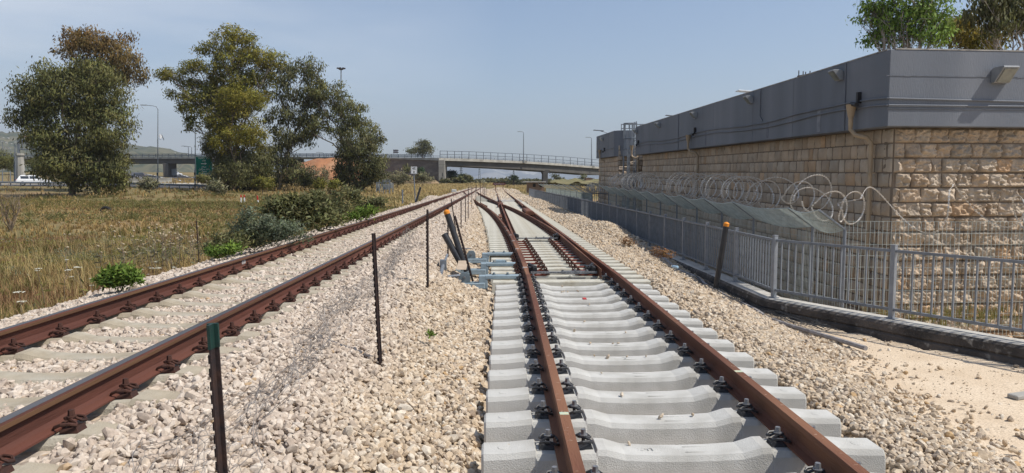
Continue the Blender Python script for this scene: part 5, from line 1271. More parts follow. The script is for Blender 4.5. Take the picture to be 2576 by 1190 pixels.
# ---- grass: blades in tufts over the field
def grass(name, label, lm, ntuft, reg, nb, h, w, seed, mask=None, lean=.35, tint=None):
    rg = np.random.default_rng(seed); x = rg.uniform(*reg[:2], ntuft); y = reg[2]+(reg[3]-reg[2])*rg.random(ntuft)**1.0
    k = np.ones(ntuft, bool)
    if mask is not None: k &= mask(x, y, rg)
    fwd = x*_f.x+y*_f.y; sdw = x*_r.x+y*_r.y; k &= (fwd > 1) & (np.abs(sdw) < fwd*.8+1.5)
    x = x[k]; y = y[k]; z = field_z(x, y); n = len(x)
    idx = np.repeat(np.arange(n), nb); m = len(idx); tf_ = rg.uniform(.55, 1.25, n)*(1+.5*fbm(x*.35, y*.35, 2, 3))
    a = np.stack([x[idx]+rg.normal(0, .07, m)*(h/.5), y[idx]+rg.normal(0, .07, m)*(h/.5), z[idx]-.03], -1)
    az = rg.uniform(0, 2*np.pi, m); H = h*tf_[idx]*rg.uniform(.5, 1.15, m); ln = H*rg.uniform(.1, 1, m)*lean*2
    dv = np.stack([np.cos(az), np.sin(az), np.zeros(m)], -1); pv = np.stack([-np.sin(az), np.cos(az), np.zeros(m)], -1)
    up = np.zeros((m, 3)); up[:, 2] = 1
    W = w*rg.uniform(.6, 1.3, m)[:, None]
    mid = a+dv*ln[:, None]*.35+up*H[:, None]*.62; tip = a+dv*ln[:, None]+up*(H*rg.uniform(.85, 1.02, m))[:, None]
    V = np.stack([a-pv*W*.5, a+pv*W*.5, mid+pv*W*.42, mid-pv*W*.42, tip], 1).reshape(-1, 3)
    b0 = np.arange(m)*5; Fq = np.concatenate([np.stack([b0, b0+1, b0+2, b0+3], -1), np.stack([b0+3, b0+2, b0+4, b0+4], -1)])
    # triangles as degenerate quads are avoided: build tip faces separately
    me = bpy.data.meshes.new(name); me.vertices.add(len(V)); me.vertices.foreach_set('co', V.astype(np.float32).ravel())
    li = np.concatenate([np.stack([b0, b0+1, b0+2, b0+3], -1).ravel(), np.stack([b0+3, b0+2, b0+4], -1).ravel()]).astype(np.int32)
    ls = np.concatenate([np.arange(m)*4, m*4+np.arange(m)*3]).astype(np.int32); lt = np.concatenate([np.full(m, 4), np.full(m, 3)]).astype(np.int32)
    me.loops.add(len(li)); me.loops.foreach_set('vertex_index', li); me.polygons.add(2*m); me.polygons.foreach_set('loop_start', ls); me.polygons.foreach_set('loop_total', lt); me.update()
    ca = me.color_attributes.new('tint', 'FLOAT_COLOR', 'POINT'); t = rg.uniform(.7, 1.25, n)[idx]*rg.uniform(.8, 1.2, m)
    tc = np.stack([t*rg.uniform(.95, 1.1, m), t, t*rg.uniform(.85, 1.1, m), np.ones(m)], -1)
    ca.data.foreach_set('color', np.repeat(tc, 5, 0).astype(np.float32).ravel())
    o = link(name, me, LM[lm]); tag(o, label, 'grass', kind='stuff'); print(name, m); return o
def herbs(label, lm, n, reg, seed, size, hgt, thr, ch):
    rg = np.random.default_rng(seed); x = rg.uniform(*reg[:2], n); y = rg.uniform(*reg[2:], n)
    k = lft(x, y) & (fbm(x*.22+seed, y*.3, 3, ch)+rg.uniform(-.12, .12, n) > thr); x, y = x[k], y[k]; m = 26; idx = np.repeat(np.arange(len(x)), m); q = len(idx)
    h = hgt*rg.uniform(.4, 1.2, len(x))[idx]; Pp = np.stack([x[idx]+rg.normal(0, hgt*.45, q), y[idx]+rg.normal(0, hgt*.45, q), field_z(x, y)[idx]+h*rg.random(q)], -1)
    o = leaves('weeds', LM[lm], Pp, size, -.25, .3, None, .3, rg, tintf=rg.uniform(.7, 1.25, (len(x), 1))[idx]*np.ones((1, 3))); tag(o, label, 'weeds', kind='stuff'); print('weeds', q)
def lft(x, y): return x < np.interp(y, [0, 60, 170], [-5.75, -5.8, -6.0])
def nearm(x, y, rg): return lft(x, y) & (fbm(x*.25, y*.25, 3, 1) > -.5)
GL = (-34, -5.2)
grass('grass', 'dry tan grass covering the near field', 'dry', 15000, (-20, -5.6, 3, 24), 11, .34, .012, 1, lambda x, y, rg: lft(x, y) & (fbm(x*.35, y*.35, 3, 1) > -.04))
grass('grass', 'reddish dry grass patches in the near field', 'redgrass', 14000, (-24, -5.6, 3, 26), 11, .28, .013, 21, lambda x, y, rg: lft(x, y) & (fbm(x*.3+7, y*.3, 3, 0) > -.1))
grass('grass', 'green shoots mixed into the near field', 'grassg', 8500, (-20, -5.6, 3, 24), 12, .30, .014, 2, lambda x, y, rg: lft(x, y) & (fbm(x*.3+4, y*.3, 3, 2) > -.1))
grass('grass', 'bleached straw standing in the near field', 'straw', 3600, (-20, -5.6, 3, 24), 8, .5, .007, 3, lambda x, y, rg: lft(x, y) & (fbm(x*.5+9, y*.5, 3, 0) > -.1), .3)
grass('grass', 'dry tan grass of the middle field', 'dry', 16000, (-62, -5.8, 22, 78), 9, .24, .03, 4, lambda x, y, rg: lft(x, y) & (fbm(x*.12, y*.12, 3, 1) > -.25))
grass('grass', 'green grass of the middle field', 'redgrass', 9000, (-62, -5.8, 20, 84), 9, .22, .03, 25, lambda x, y, rg: lft(x, y) & (fbm(x*.09+5, y*.2, 3, 0) > .05))
grass('grass', 'green grass growing across the middle field', 'grassg', 13000, (-62, -5.8, 22, 84), 9, .30, .03, 5, lambda x, y, rg: lft(x, y) & (fbm(x*.10+2, y*.16, 3, 2) > .0))
grass('grass', 'dry grass under the far trees and beyond', 'dry', 9000, (-110, -6.0, 75, 210), 7, .55, .08, 6, lambda x, y, rg: lft(x, y) & (x > -y*.75+35-70*(y < 104)) & (fbm(x*.1, y*.1, 2, 0) > -.15))
grass('grass', 'straw coloured grass bank beyond the ballast on the left', 'straw', 8000, (-26, -5.9, 55, 200), 8, .5, .06, 7, lambda x, y, rg: lft(x, y) & (x > -10-.10*y))
grass('grass', 'straw coloured grass beyond the end of the siding', 'straw', 6000, (5.5, 40, 95, 330), 8, .6, .09, 8, lambda x, y, rg: x < 8+.12*y)
grass('grass', 'dry grass around the buffer stop', 'straw', 3500, (-20, 30, 172, 420), 7, .6, .12, 9)
grass('grass', 'thin grass and weeds at the foot of the stone wall', 'grassg', 160, (6.9, 12, 11.4, 13.0), 9, .22, .008, 10)

herbs('low olive green weeds spread through the near field', 'olive', 2600, (-20, -5.8, 3, 26), 101, .07, .22, .02, 0)
herbs('greyish green weeds spread through the near field', 'grey', 1500, (-20, -5.8, 3, 26), 102, .06, .25, .08, 1)
herbs('dark weeds of the middle field', 'gum', 3000, (-60, -6, 24, 84), 103, .16, .35, .05, 2)

bush('weed', 'dry brown weed on the ballast heap by the railing, nearer one', 1662, 643, 17.0, [(1655, 636, 24, 10), (1680, 645, 18, 8)], 'rust', 90, .05, 60, .06, 8, 'dry weeds by the railing', z=-.45, cat='weed', trunk=.005)
bush('weed', 'dry brown weed on the ballast heap by the railing, farther one', 1576, 612, 20.5, [(1572, 608, 16, 6), (1590, 614, 14, 5)], 'rust', 91, .05, 60, .06, 8, 'dry weeds by the railing', z=-.45, cat='weed', trunk=.005)
# ================================================================== things in the field
for (x0, y0, x1, y1, l) in ((607, 513, 606, 490, 'left one of the pair of red and white stakes'), (616, 514, 614, 490, 'right one of the pair of red and white stakes'), (650, 508, 647, 492, 'red and white stake half hidden behind the olive bush')):
    a = P(x0, y0, 66); a.z = gz(a.x, a.y)-.05; t = P(x1, y1, 66); b = root('marker_stake', a, l, 'marker stake', 'red and white stakes in the field')
    mb = MB(); mb.bar(a, t, .09); mb.build('stake', M['white'], b); d = (t-a)
    for u0, u1 in ((.72, 1.003),) if x0 != 650 else ((.5, 1.003),): mb = MB(); mb.bar(a+d*u0, a+d*u1, .094); mb.build('red_band', M['red'], b)
a = P(503, 656, 13.3); t = P(494, 556, 13.3); o = root('thin_stake', (a.x, a.y, gz(a.x, a.y)), 'single thin rusty stake leaning at the edge of the field', 'stake')
mb = MB(); mb.tube([(a.x, a.y, gz(a.x, a.y)-.05), t], .011, 5); mb.build('rod', M['iron'], o)
a = P(265, 503, 48); mb = MB()
for k in range(16):
    t0 = 2*math.pi*k/16; t1 = 2*math.pi*(k+1)/16; z_ = gz(a.x, a.y)+.08
    mb.tube([(a.x+.3*math.cos(t0), a.y, z_+.3*math.sin(t0)), (a.x+.3*math.cos(t1), a.y, z_+.3*math.sin(t1))], .1, 6)
tag(mb.build('old_tyre', M['tyre']), 'dark old tyre lying in the grass left of the tree trunks', 'tyre')
# speed sign 45 / 0
def text(s, parent, loc, size, matl, rot, name='lettering', sx=1.0):
    cu = bpy.data.curves.new(name, 'FONT'); cu.body = s; cu.size = size; cu.align_x = 'CENTER'; cu.align_y = 'CENTER'; cu.extrude = .002; cu.offset = size*.012
    o = bpy.data.objects.new(name, cu); COL.objects.link(o); dg = bpy.context.evaluated_depsgraph_get(); me = bpy.data.meshes.new_from_object(o.evaluated_get(dg)); bpy.data.objects.remove(o)
    me.materials.clear(); me.materials.append(matl); q = bpy.data.objects.new(name, me); COL.objects.link(q); q.parent = parent; q.location = Vector(loc)-worg(parent); q.rotation_euler = rot; q.scale = (sx, 1, 1); return q
D = 60.; a = P(1045, 501.7, D); t = P(1041, 440, D); sg = root('speed_sign', a, 'white rectangular sign reading 45 over 0 on a thin leaning post', 'sign')
mb = MB(); mb.tube([a-Vector((0, 0, .3)), t], .045, 8); mb.build('post', M['galv'], sg)
c = P(1041.3, 428.6, D); w, h = .53, .62
mb = MB(); mb.box((c.x, c.y-.02, c.z), (w, .02, h)); mb.build('plate', M['white'], sg, bevel=.008)
mb = MB()
for s in (-1, 1): mb.box((c.x+s*(w/2-.035), c.y-.033, c.z), (.012, .004, h-.07)); mb.box((c.x, c.y-.033, c.z+s*(h/2-.035)), (w-.082, .004, .012))
mb.build('border', M['blackpaint'], sg)
text('45', sg, (c.x, c.y-.034, c.z+.14), .30, M['blackpaint'], (math.pi/2, 0, 0)); text('0', sg, (c.x, c.y-.034, c.z-.15), .27, M['blackpaint'], (math.pi/2, 0, 0))
mb = MB(); mb.bar((c.x, c.y, c.z+.3), (c.x+.01, c.y, c.z+.48), .03); mb.build('finial', M['iron'], sg)
a = P(1012.5, 507, 55); t = P(1012.3, 475, 55); capped_post(a, t, .06, 'grey white pole with a black opening at its top, left of the speed sign', 'pole', False)
for o in COL.objects:
    if o.name.startswith('pole') and o.parent and 'grey white' in str(o.parent.get('label')): o.data.materials[0] = M['galv']
a = P(1046, 503.5, 58); t = P(1058, 471, 58); o = root('black_stub', a, 'short black pipe leaning right at the foot of the speed sign', 'pipe'); mb = MB(); mb.tube([a-Vector((0, 0, .2)), t], .09, 10); mb.build('tube', M['rubber'], o)
# caged trackside equipment
D = 75.; a = P(967, 486, D); eq = root('equipment_cage', (a.x, a.y, a.z), 'grey steel frames and cabinets standing in the dry grass left of the speed sign', 'equipment')
mb = MB()
for (x0, x1, zt, zb_) in ((947, 959, 459, 483), (971, 981, 453, 487), (988, 989, 460, 484)):
    for x_ in (x0, x1): u = P(x_, zb_, D); v = P(x_, zt, D); mb.bar(u, v, .06)
    if x1-x0 > 3:
        for zz in (zt, (zt+zb_)/2): mb.bar(P(x0, zz, D), P(x1, zz, D), .06)
for zz in (453, 457): mb.bar(P(963, zz, D), P(979, zz, D), .07)
mb.bar(P(954.5, 453, D), P(954.5, 485, D), .07); mb.bar(P(963, 453, D), P(964, 487, D), .06); mb.bar(P(979, 453, D), P(979, 487, D), .06); mb.build('frame', M['galv'], eq)
for (x0, x1, y0, y1) in ((948, 953, 462, 480), (965, 978, 463, 477), (981, 986, 460, 474)):
    u = P(x0, y1, D+.4); v = P(x1, y0, D+.4); mb = MB(); mb.box(((u.x+v.x)/2, u.y, (u.z+v.z)/2), (abs(v.x-u.x), .35, v.z-u.z)); mb.build('cabinet', mat('cabinet_grey', (.24, .25, .24), (.18, .19, .18), 3, .7), eq, bevel=.02)
a = P(1142, 482, 78); mb = MB(); mb.box((a.x, a.y, a.z+.1), (.55, .5, .32), taper=.9); tag(mb.build('concrete_block', M['conc_new'], bevel=.03), 'small white concrete block at the edge of the ballast beyond the sign', 'block')
# ================================================================== roads
def terr(px, D, dz=.03): p = P(px, 458, D); return Vector((p.x, p.y, gz(p.x, p.y)+dz))
def strip(name, pts, matl, label=None, dz=.04, wid=None, n=24, **k):
    """pts: list of (px_left, D_left, px_right, D_right)"""
    L_, R_ = [], []
    for i in range(n+1):
        u = i/n*(len(pts)-1); j = min(int(u), len(pts)-2); t = u-j; q = [pts[j][m]*(1-t)+pts[j+1][m]*t for m in range(4)]
        row = []
        for s in range(9): f = s/8; p = terr(q[0]*(1-f)+q[2]*f, q[1]*(1-f)+q[3]*f, dz); row.append(p)
        L_.append(row)
    X = np.array([[p.x for p in r] for r in L_]); Y = np.array([[p.y for p in r] for r in L_]); Z = np.array([[p.z for p in r] for r in L_])
    o = link(name, gridmesh(name, X, Y, Z), matl); return tag(o, label, kind='structure')
strip('road', [(-300, 109, -300, 122), (0, 107, 0, 122), (320, 107, 320, 126), (520, 108, 520, 130)], M['asphalt'], 'asphalt road behind the guardrail')
strip('road_shoulder', [(-300, 122, -300, 128), (0, 122, 0, 128), (320, 126, 320, 134), (520, 130, 520, 138)], mat('shoulder', (.42, .38, .31), (.35, .31, .25), 1, .9), 'pale shoulder of the road')
strip('motorway', [(300, 420, 352, 420), (318, 330, 372, 330), (330, 250, 408, 250), (336, 190, 415, 178), (345, 150, 470, 140)], M['asphalt'], 'dark carriageway curving under the bridge, left of the pier', dz=.05)
strip('motorway', [(422, 330, 450, 330), (424, 270, 478, 270), (430, 210, 520, 200), (436, 160, 560, 150)], M['asphalt'], 'dark carriageway curving under the bridge, right of the pier', dz=.05)
strip('road_marking', [(316, 330, 318, 330), (350, 262, 353, 262), (372, 205, 376, 205), (376, 168, 380, 166)], M['white'], 'white edge line of the left carriageway', dz=.09)
strip('road_marking', [(370, 330, 372, 330), (402, 262, 406, 262), (424, 205, 429, 203), (462, 150, 468, 150)], M['white'], 'white line between the carriageways', dz=.09)
strip('road_marking', [(448, 330, 450, 330), (474, 262, 478, 262), (500, 205, 505, 203), (530, 158, 537, 158)], M['white'], 'white edge line of the right carriageway', dz=.09)
# guardrail
gr = root('guardrail', terr(200, 105, 0), 'grey steel guardrail running along the near edge of the road', 'guardrail')
mb = MB(); ptsg = [terr(x, 105-max(0, x-300)*.004, 0) for x in np.linspace(-150, 600, 61)]
mb.sweep([(-.02, .42), (.05, .46), (-.01, .56), (.05, .66), (-.02, .72), (-.06, .56)], [(p, _f) for p in ptsg]); mb.build('beam', M['galv'], gr)
mb = MB()
for p in ptsg[::2]: 
    pm_ = MB(); pm_.box((p.x, p.y+.12, p.z+.33), (.1, .12, .72)); pm_.build('post', M['galv'], gr)
br = root('concrete_barrier', terr(370, 138, 0), 'low pale concrete barrier in front of the bridge pier', 'barrier')
mb = MB(); mb.sweep([(-.3, 0), (-.12, .4), (-.08, .95), (.08, .95), (.12, .4), (.3, 0)], [(terr(x, 140, 0), _f) for x in np.linspace(322, 432, 12)]); mb.build('wall', M['bridge_edge'], br)
# lamp posts
def lamp(px, D, ytop, ybase, arm, label, striped=False, double=False, name='street_lamp', flags=False, grp='street lamps along the roads', z0=None):
    top = P(px, ytop, D); bp = P(px, ybase, D); b = root(name, bp, label, 'street lamp', grp); mb = MB()
    r = max(.07, D*.0006); mb.tube([bp-Vector((0, 0, .3)), bp+(top-bp)*.5, top-Vector((0, 0, .5))], [r*1.3, r, r*.7], 8)
    sc = D/F_PX; d = 1 if arm > 0 else -1
    pth = [top-Vector((0, 0, .6)), top+Vector((d*.1*abs(arm)*sc, 0, -.15)), top+Vector((d*.35*abs(arm)*sc, 0, .0)), top+Vector((d*abs(arm)*sc*.7, 0, .06))]
    mb.tube(pth, r*.6, 6); mb.build('pole', M['galv'], b)
    mb = MB(); e = pth[-1]; mb.box((e.x+d*.45*max(1, D/150), e.y, e.z+.03), (.95*max(1, D/150), .3, .10*max(1, D/150))); mb.build('lamp_head', M['lampgrey'], b, bevel=.02)
    if striped:
        for k in range(6):
            q0 = bp+Vector((0, 0, k*.42)); mb = MB(); mb.tube([q0, q0+Vector((0, 0, .42))], r*1.45, 10); mb.build('band', M['blackpaint'] if k % 2 == 0 else M['white'], b)
    return b
lamp(397, 106, 266, 470, -38, 'street lamp with a black and white striped foot and two white flags', striped=True)
a = P(400, 340, 105.8)
for (pts_, l) in (([(402, 337), (409, 345), (403, 350), (399, 341)], 'small white flag hanging on the left of the lamp pole'), ([(401, 352), (407, 337), (413, 350), (412, 354), (407, 343), (404, 351)], 'white and grey flag blowing on the right of the lamp pole')):
    mb = MB(); n_ = len(pts_); vs = [P(x, y, 105.8+.15*math.sin(i*2)) for i, (x, y) in enumerate(pts_)]; vs += [v+Vector((0, .02, 0)) for v in vs]
    mb.add(vs, [tuple(range(n_)), tuple(range(2*n_-1, n_-1, -1))]+[(i, (i+1) % n_, n_+(i+1) % n_, n_+i) for i in range(n_)]); tag(mb.build('flag', mat('flag_cloth', (.7, .71, .73), (.45, .47, .52), 2, .9)), l, 'flag')
lamp(491, 103, 330, 470, -14, 'plain street lamp standing left of the green road sign', striped=True)
lamp(474, 300, 368, 395, -10, 'small lamp on the bridge, left one of two side by side'); lamp(482, 300, 369, 395, -12, 'small lamp on the bridge, right one of two side by side')
lamp(1317, 236, 332, 406, -6, 'tall lamp on the middle of the bridge'); lamp(1488, 270, 346, 421, -6, 'lamp on the bridge beside the stone building')
lamp(706, 250, 372, 395, -14, 'curved lamp behind the bridge left of the red slope'); lamp(815, 252, 384, 396, -12, 'short lamp peeping over the bridge before the round tree')
# high mast
D = 300.; top = P(858, 172, D); bp = P(858, 395, D); b = root('high_mast', bp, 'very tall mast with a ring of lamps rising behind the trees', 'light mast'); mb = MB(); mb.tube([bp, top], [.45, .22], 8); mb.build('mast', M['galv'], b)
mb = MB(); mb.tube([top+Vector((0, 0, -.6)), top+Vector((0, 0, -.2))], [.9, 1.1], 12); mb.build('ring', M['iron'], b)
for k in range(8): a_ = k*math.pi/4; mb = MB(); mb.box((top.x+1.4*math.cos(a_), top.y+1.4*math.sin(a_), top.z), (.85, .6, .35), rz=a_); mb.build('lamp_head', M['iron'], b)
# green road sign
D = 101.; c0 = P(491, 393, D); c1 = P(535, 441, D); sg = root('road_sign', P(513, 470, D), 'large green road sign with an arrow and village names in white, half behind a tree', 'sign')
w = c1.x-c0.x; h = c0.z-c1.z; cx = (c0.x+c1.x)/2; cz = (c0.z+c1.z)/2; yy = c0.y
mb = MB(); mb.box((cx, yy, cz), (w, .06, h)); mb.build('plate', M['signgreen'], sg, bevel=.02)
mb = MB()
for s in (-1, 1): mb.box((cx+s*(w/2-.05), yy-.035, cz), (.05, .01, h)); mb.box((cx, yy-.035, cz+s*(h/2-.05)), (w-.15, .01, .05))
mb.build('border', M['signwhite'], sg)
RT = (math.pi/2, 0, 0); fy = yy-.036
def hb(s): return s[::-1]
for (s, dz_, sz, dx, sx) in ((hb('כפר יחזקאל'), .40, .34, .0, 1), (hb('גבע'), .27, .34, .0, 1), ('ﻊﻔﻴﺟ', -.05, .34, .0, 1), ('ﻞﻴﻗﺰﺤﻳ ﺭﺎﻔﻛ', -.18, .33, .0, 1), ('Geva', -.30, .34, 0, 1), ('Kfar Yehezkel', -.42, .31, .0, .95)):
    text(s, sg, (cx+dx, fy, cz+dz_*h), sz, M['signwhite'], RT, 'lettering', sx)
mb = MB(); az = cz+.11*h; mb.box((cx-.08, fy, az), (.62, .012, .10)); mb.add([(cx+.1, fy-.004, az+.2), (cx+.42, fy-.004, az), (cx+.1, fy-.004, az-.2), (cx+.2, fy-.004, az)], [(0, 1, 3), (1, 2, 3)]); mb.build('arrow', M['signwhite'], sg)
for s in (-1, 1): mb = MB(); mb.tube([(cx+s*w*.42, yy+.12, cz-h/2-1.8), (cx+s*w*.42, yy+.12, cz+h/2)], .07, 8); mb.build('post', M['galv'], sg)
# ================================================================== bridge
bd = root('road_bridge', P(1110, 464, 215), 'long concrete road bridge crossing over the railway with grey railings', 'bridge')
SEC = [(-120, 320, 393, 398, 412), (60, 300, 394, 399, 411), (200, 285, 395, 399.5, 411), (350, 266, 395, 399.5, 411), (500, 252, 395, 399, 411), (640, 243, 394.5, 398.5, 411), (735, 238, 394, 398, 410), (835, 232, 394, 398, 409), (970, 223, 395.6, 399.5, 411), (1104, 215, 397.2, 403.8, 416.8), (1180, 221, 399, 406, 418.5), (1316, 236, 405.3, 411, 425.6), (1420, 253, 412, 417.5, 433), (1510, 273, 420, 424.5, 440), (1640, 315, 425, 429, 441)]
def sec(px):
    a = np.array(SEC); return [float(np.interp(px, a[:, 0], a[:, k])) for k in range(1, 5)]
pxs = np.concatenate([np.arange(-120, 1104, 24), [1104], np.arange(1110, 1641, 20)])
def bsweep(rows, width, name, matl, p0=-120, p1=1640, parent=bd, off=0):
    mb = MB(); vs = []; pl = [x for x in pxs if p0 <= x <= p1]
    for x in pl:
        D_, a, b_, c = sec(x); f, g = rows(a, b_, c); t = P(x, f, D_); u = P(x, g, D_)
        D2 = sec(x+5); q = P(x+5, f, D2[0])-t; n = Vector((-q.y, q.x, 0)).normalized()
        if n.y < 0: n = -n
        vs += [t+n*off, Vector((t.x, t.y, u.z))+n*off, Vector((t.x, t.y, u.z))+n*(width+off), t+n*(width+off)]
    m = len(pl); fs = []
    for i in range(m-1):
        for k in range(4): fs.append((i*4+k, i*4+(k+1) % 4, (i+1)*4+(k+1) % 4, (i+1)*4+k))
    fs += [(0, 1, 2, 3), tuple((m-1)*4+k for k in (3, 2, 1, 0))]; mb.add(vs, fs); return mb.build(name, matl, parent)
bsweep(lambda a, b_, c: (a, b_), 12, 'deck_edge', M['bridge_edge'])
bsweep(lambda a, b_, c: (b_+.02, c), 9, 'girder', M['bridge_girder'], 1104, 1640, off=.9)
bsweep(lambda a, b_, c: (b_+.02, c), 9, 'girder', M['bridge_girder'], -120, 720, off=.9)
def railbar(px0, px1, dy0, step, label, tall):
    o = MB(); xs_ = np.arange(px0, px1, step)
    rows = (dy0, dy0*.52, dy0*.1) if tall else (dy0, dy0*.68, dy0*.36)
    for i, x in enumerate(xs_):
        D_, a, b_, c = sec(x); t = P(x, a-dy0, D_); u = P(x, a+.5, D_); o.bar(u, t, .17 if tall else .16)
        if i:
            for r_ in rows: o.bar(P(xp, ap-r_, Dp), P(x, a-r_, D_), .12 if r_ != dy0*.52 else .18, .15)
        xp, Dp, ap = x, D_, a
    return o.build('railing', M['steel_dark'], bd)
railbar(-120, 1100, 7.6, 16.5, '', False); railbar(1107, 1640, 17.5, 18.2, '', True)
# second line of railing on the far side of the deck
mb = MB(); xp = None
for x in np.arange(-120, 1640, 22):
    D_, a, b_, c = sec(x); p = P(x, a, D_+11); q = Vector((p.x, p.y, P(x, a, D_).z+1.0)); 
    mb.bar(q-Vector((0, 0, 1)), q, .12)
    if xp is not None: mb.bar(xp, q, .1, .12); mb.bar(xp-Vector((0, 0, .4)), q-Vector((0, 0, .4)), .1, .1)
    xp = q
mb.build('railing', M['galv'], bd)
def pier(px, w, D, y0, y1, flare=0, label=None, dark=False, thick=7):
    a = P(px-w/2, y0, D); b_ = P(px+w/2, y0, D); c = P(px, y1, D); zb_ = c.z-.8; mb = MB(); sx = b_.x-a.x; cx_ = (a.x+b_.x)/2
    if flare: mb.prism([(cx_-sx*flare, a.z), (cx_+sx*flare, a.z), (cx_+sx/2, a.z-1.5), (cx_+sx/2, zb_), (cx_-sx/2, zb_), (cx_-sx/2, a.z-1.5)], a.y+.3, a.y+thick, 'y')
    else: mb.box((cx_, a.y+thick/2+.3, (a.z+zb_)/2), (sx, thick, a.z-zb_))
    return mb.build('pier', M['bridge'] if not dark else M['bridge_girder'], bd, bevel=.04)
pier(1110.5, 15.5, 214, 402.6, 466, thick=11); pier(1372.5, 12, 246, 427, 455, flare=.95, dark=True); pier(415, 13, 259, 410.5, 448, dark=True); pier(150, 12, 290, 411, 450, dark=True)
mb = MB(); a = P(1110.5, 414, 213.9); mb.box((a.x, a.y+.2, a.z), (1.9, .02, .06)); mb.build('joint', M['bridge_girder'], bd)
for s, yy_ in (('ו', 439), ('ף', 449.5), ('ס', 458.5)):
    a = P(1112.5, yy_, 213.0); text(s, bd, (a.x, P(1110.5, 420, 214).y+.285, a.z), 1.75, M['blackpaint'], RT, 'graffiti')
for px in (1319, 1490): a = P(px, sec(px)[1]+1.5, sec(px)[0]-.2); mb = MB(); mb.box((a.x, a.y, a.z), (1.7, .5, .8)); mb.build('lamp_foot', M['bridge_edge'], bd)
# retaining wall with planting, and the bare red slope left of it
rw = root('retaining_wall', P(1040, 460, 219), 'brownish retaining wall of concrete panels under the bridge approach', 'retaining wall')
mb = MB(); pl = list(range(955, 1104, 12))+[1103.5]
prev = None
for x in pl:
    D_, a, b_, c = sec(x); t = P(x, b_, D_+.6); u = Vector((t.x, t.y, -1))
    if prev: mb.add([prev[0], t, u, prev[1], prev[0]+Vector((0, .5, 0)), t+Vector((0, .5, 0)), u+Vector((0, .5, 0)), prev[1]+Vector((0, .5, 0))], [(0, 1, 2, 3), (7, 6, 5, 4), (0, 4, 5, 1), (3, 2, 6, 7), (1, 5, 6, 2), (0, 3, 7, 4)])
    prev = (t, u)
mb.build('wall', M['panelwall'], rw)
def slope(name, x0, x1, ytop, ybot, D, label, matl, seed, kind='structure'):
    n, m = 30, 14; X = np.zeros((m, n)); Y = X.copy(); Z = X.copy()
    for i in range(n):
        for j in range(m):
            u = i/(n-1); v = j/(m-1); x = x0+(x1-x0)*u; edge = math.sin(math.pi*u)**.35
            y = ybot+(ytop-ybot)*v*edge; dd = D-10+14*v; p = P(x, y, dd); X[j, i], Y[j, i], Z[j, i] = p.x, p.y+fbm(i*.6+seed, j*.8)*1.2, p.z+fbm(i*.5+seed, j*.9, 3, 1)*.8
    o = link(name, gridmesh(name, X, Y, Z), matl); return tag(o, label, kind=kind)
M['redsoil'] = mat('red_soil', (.37, .17, .08), (.27, .12, .06), .35, .95, .8, 3, c3=(.42, .24, .13), sc3=.2)
slope('embankment', 690, 1000, 397, 468, 226, 'bare reddish earth slope below the bridge approach', M['redsoil'], 3)
M['dryslope'] = mat('dry_slope', (.20, .155, .09), (.15, .125, .07), .3, .95, .8, 3, c3=(.27, .18, .10), sc3=.15)
slope('embankment', 900, 1110, 440, 470, 205, 'dry brownish bank in front of the retaining wall', M['dryslope'], 9)
for (px, py, w, h, lm, sd_, l) in ((1025, 437, 15, 24, 'gumdark', 61, 'small dark plant against the retaining wall, left of the speed sign'), (1060, 441, 18, 26, 'palm', 62, 'larger dark plant against the retaining wall, right of the speed sign')):
    bush('bush', l, px, py, 208, [(px, py-h*.5, w*.4, h*.42), (px, py-h*.2, w*.3, h*.3)], lm, sd_, 1.3, 3.4, .5, 9, 'plants on the bank under the retaining wall', droop=-.6, z=P(px, py+4, 208).z, aspect=.18)
for k, (px, py, w, h, l) in enumerate(((985, 462, 50, 24, 'left part of the brown scrub below the wall'), (1035, 460, 44, 20, 'middle part of the brown scrub below the wall'), (1078, 458, 34, 18, 'right part of the brown scrub below the wall'), (715, 445, 60, 30, 'greenish scrub on the foot of the red slope'))):
    bush('scrub', l, px, py, 200, [(px-w*.2, py-h*.4, w*.3, h*.4), (px+w*.2, py-h*.35, w*.3, h*.35)], 'dead' if k != 1 else 'rust', 70+k, .9, 2.6, .6, 9, 'plants on the bank under the retaining wall', droop=-.3, z=P(px, py+2, 200).z)
# dark roadside board beyond the wall
a = P(995, 381, 226); sg = root('road_board', P(995, 396, 226), 'small dark two armed road board on the bridge approach', 'sign')
for k, yy_ in enumerate((378.5, 383.2)):
    u = P(989, yy_-2.1, 226); v = P(1000, yy_+2.1, 226); mb = MB(); mb.prism([(u.x, v.z), (v.x, v.z), (v.x+.45, (u.z+v.z)/2), (v.x, u.z), (u.x, u.z)], u.y, u.y+.06, 'y'); mb.build('board', mat('board_back', (.07, .065, .075), (.1, .09, .1), 3, .6), sg)
for x in (991, 999): mb = MB(); mb.bar(P(x, 397, 226.2), P(x, 377, 226.2), .1); mb.build('post', M['galv'], sg)
# sign gantry at the far left
D = 118.; b = root('sign_gantry', P(52, 452, D), 'steel lattice sign gantry on a tapered concrete column at the left edge', 'gantry')
a = P(52, 452, D); t = P(50, 391, D); mb = MB(); mb.tube([a, t], [.72, .55], 8); mb.tube([t, t+Vector((0, 0, .35))], .75, 8); mb.build('column', M['bridge_edge'], b)
mb = MB()
def gb(x0, y0, x1, y1, w=.14, dd=0): mb.bar(P(x0, y0, D+dd), P(x1, y1, D+dd), w)
for dd in (0, 1.2):
    gb(50, 352, 130, 352, .2, dd); gb(50, 376, 130, 376, .2, dd)
    for i, x in enumerate((56, 80, 104, 128)): gb(x, 352, x, 376, .13, dd)
    for x in (56, 80, 104): gb(x, 352, x+24, 376, .13, dd)
for x in (56, 80, 104, 128):
    for y in (352, 376): mb.bar(P(x, y, D), P(x, y, D+1.2), .1)
gb(47, 349, 47, 392, .3); mb.build('truss', M['galv'], b)
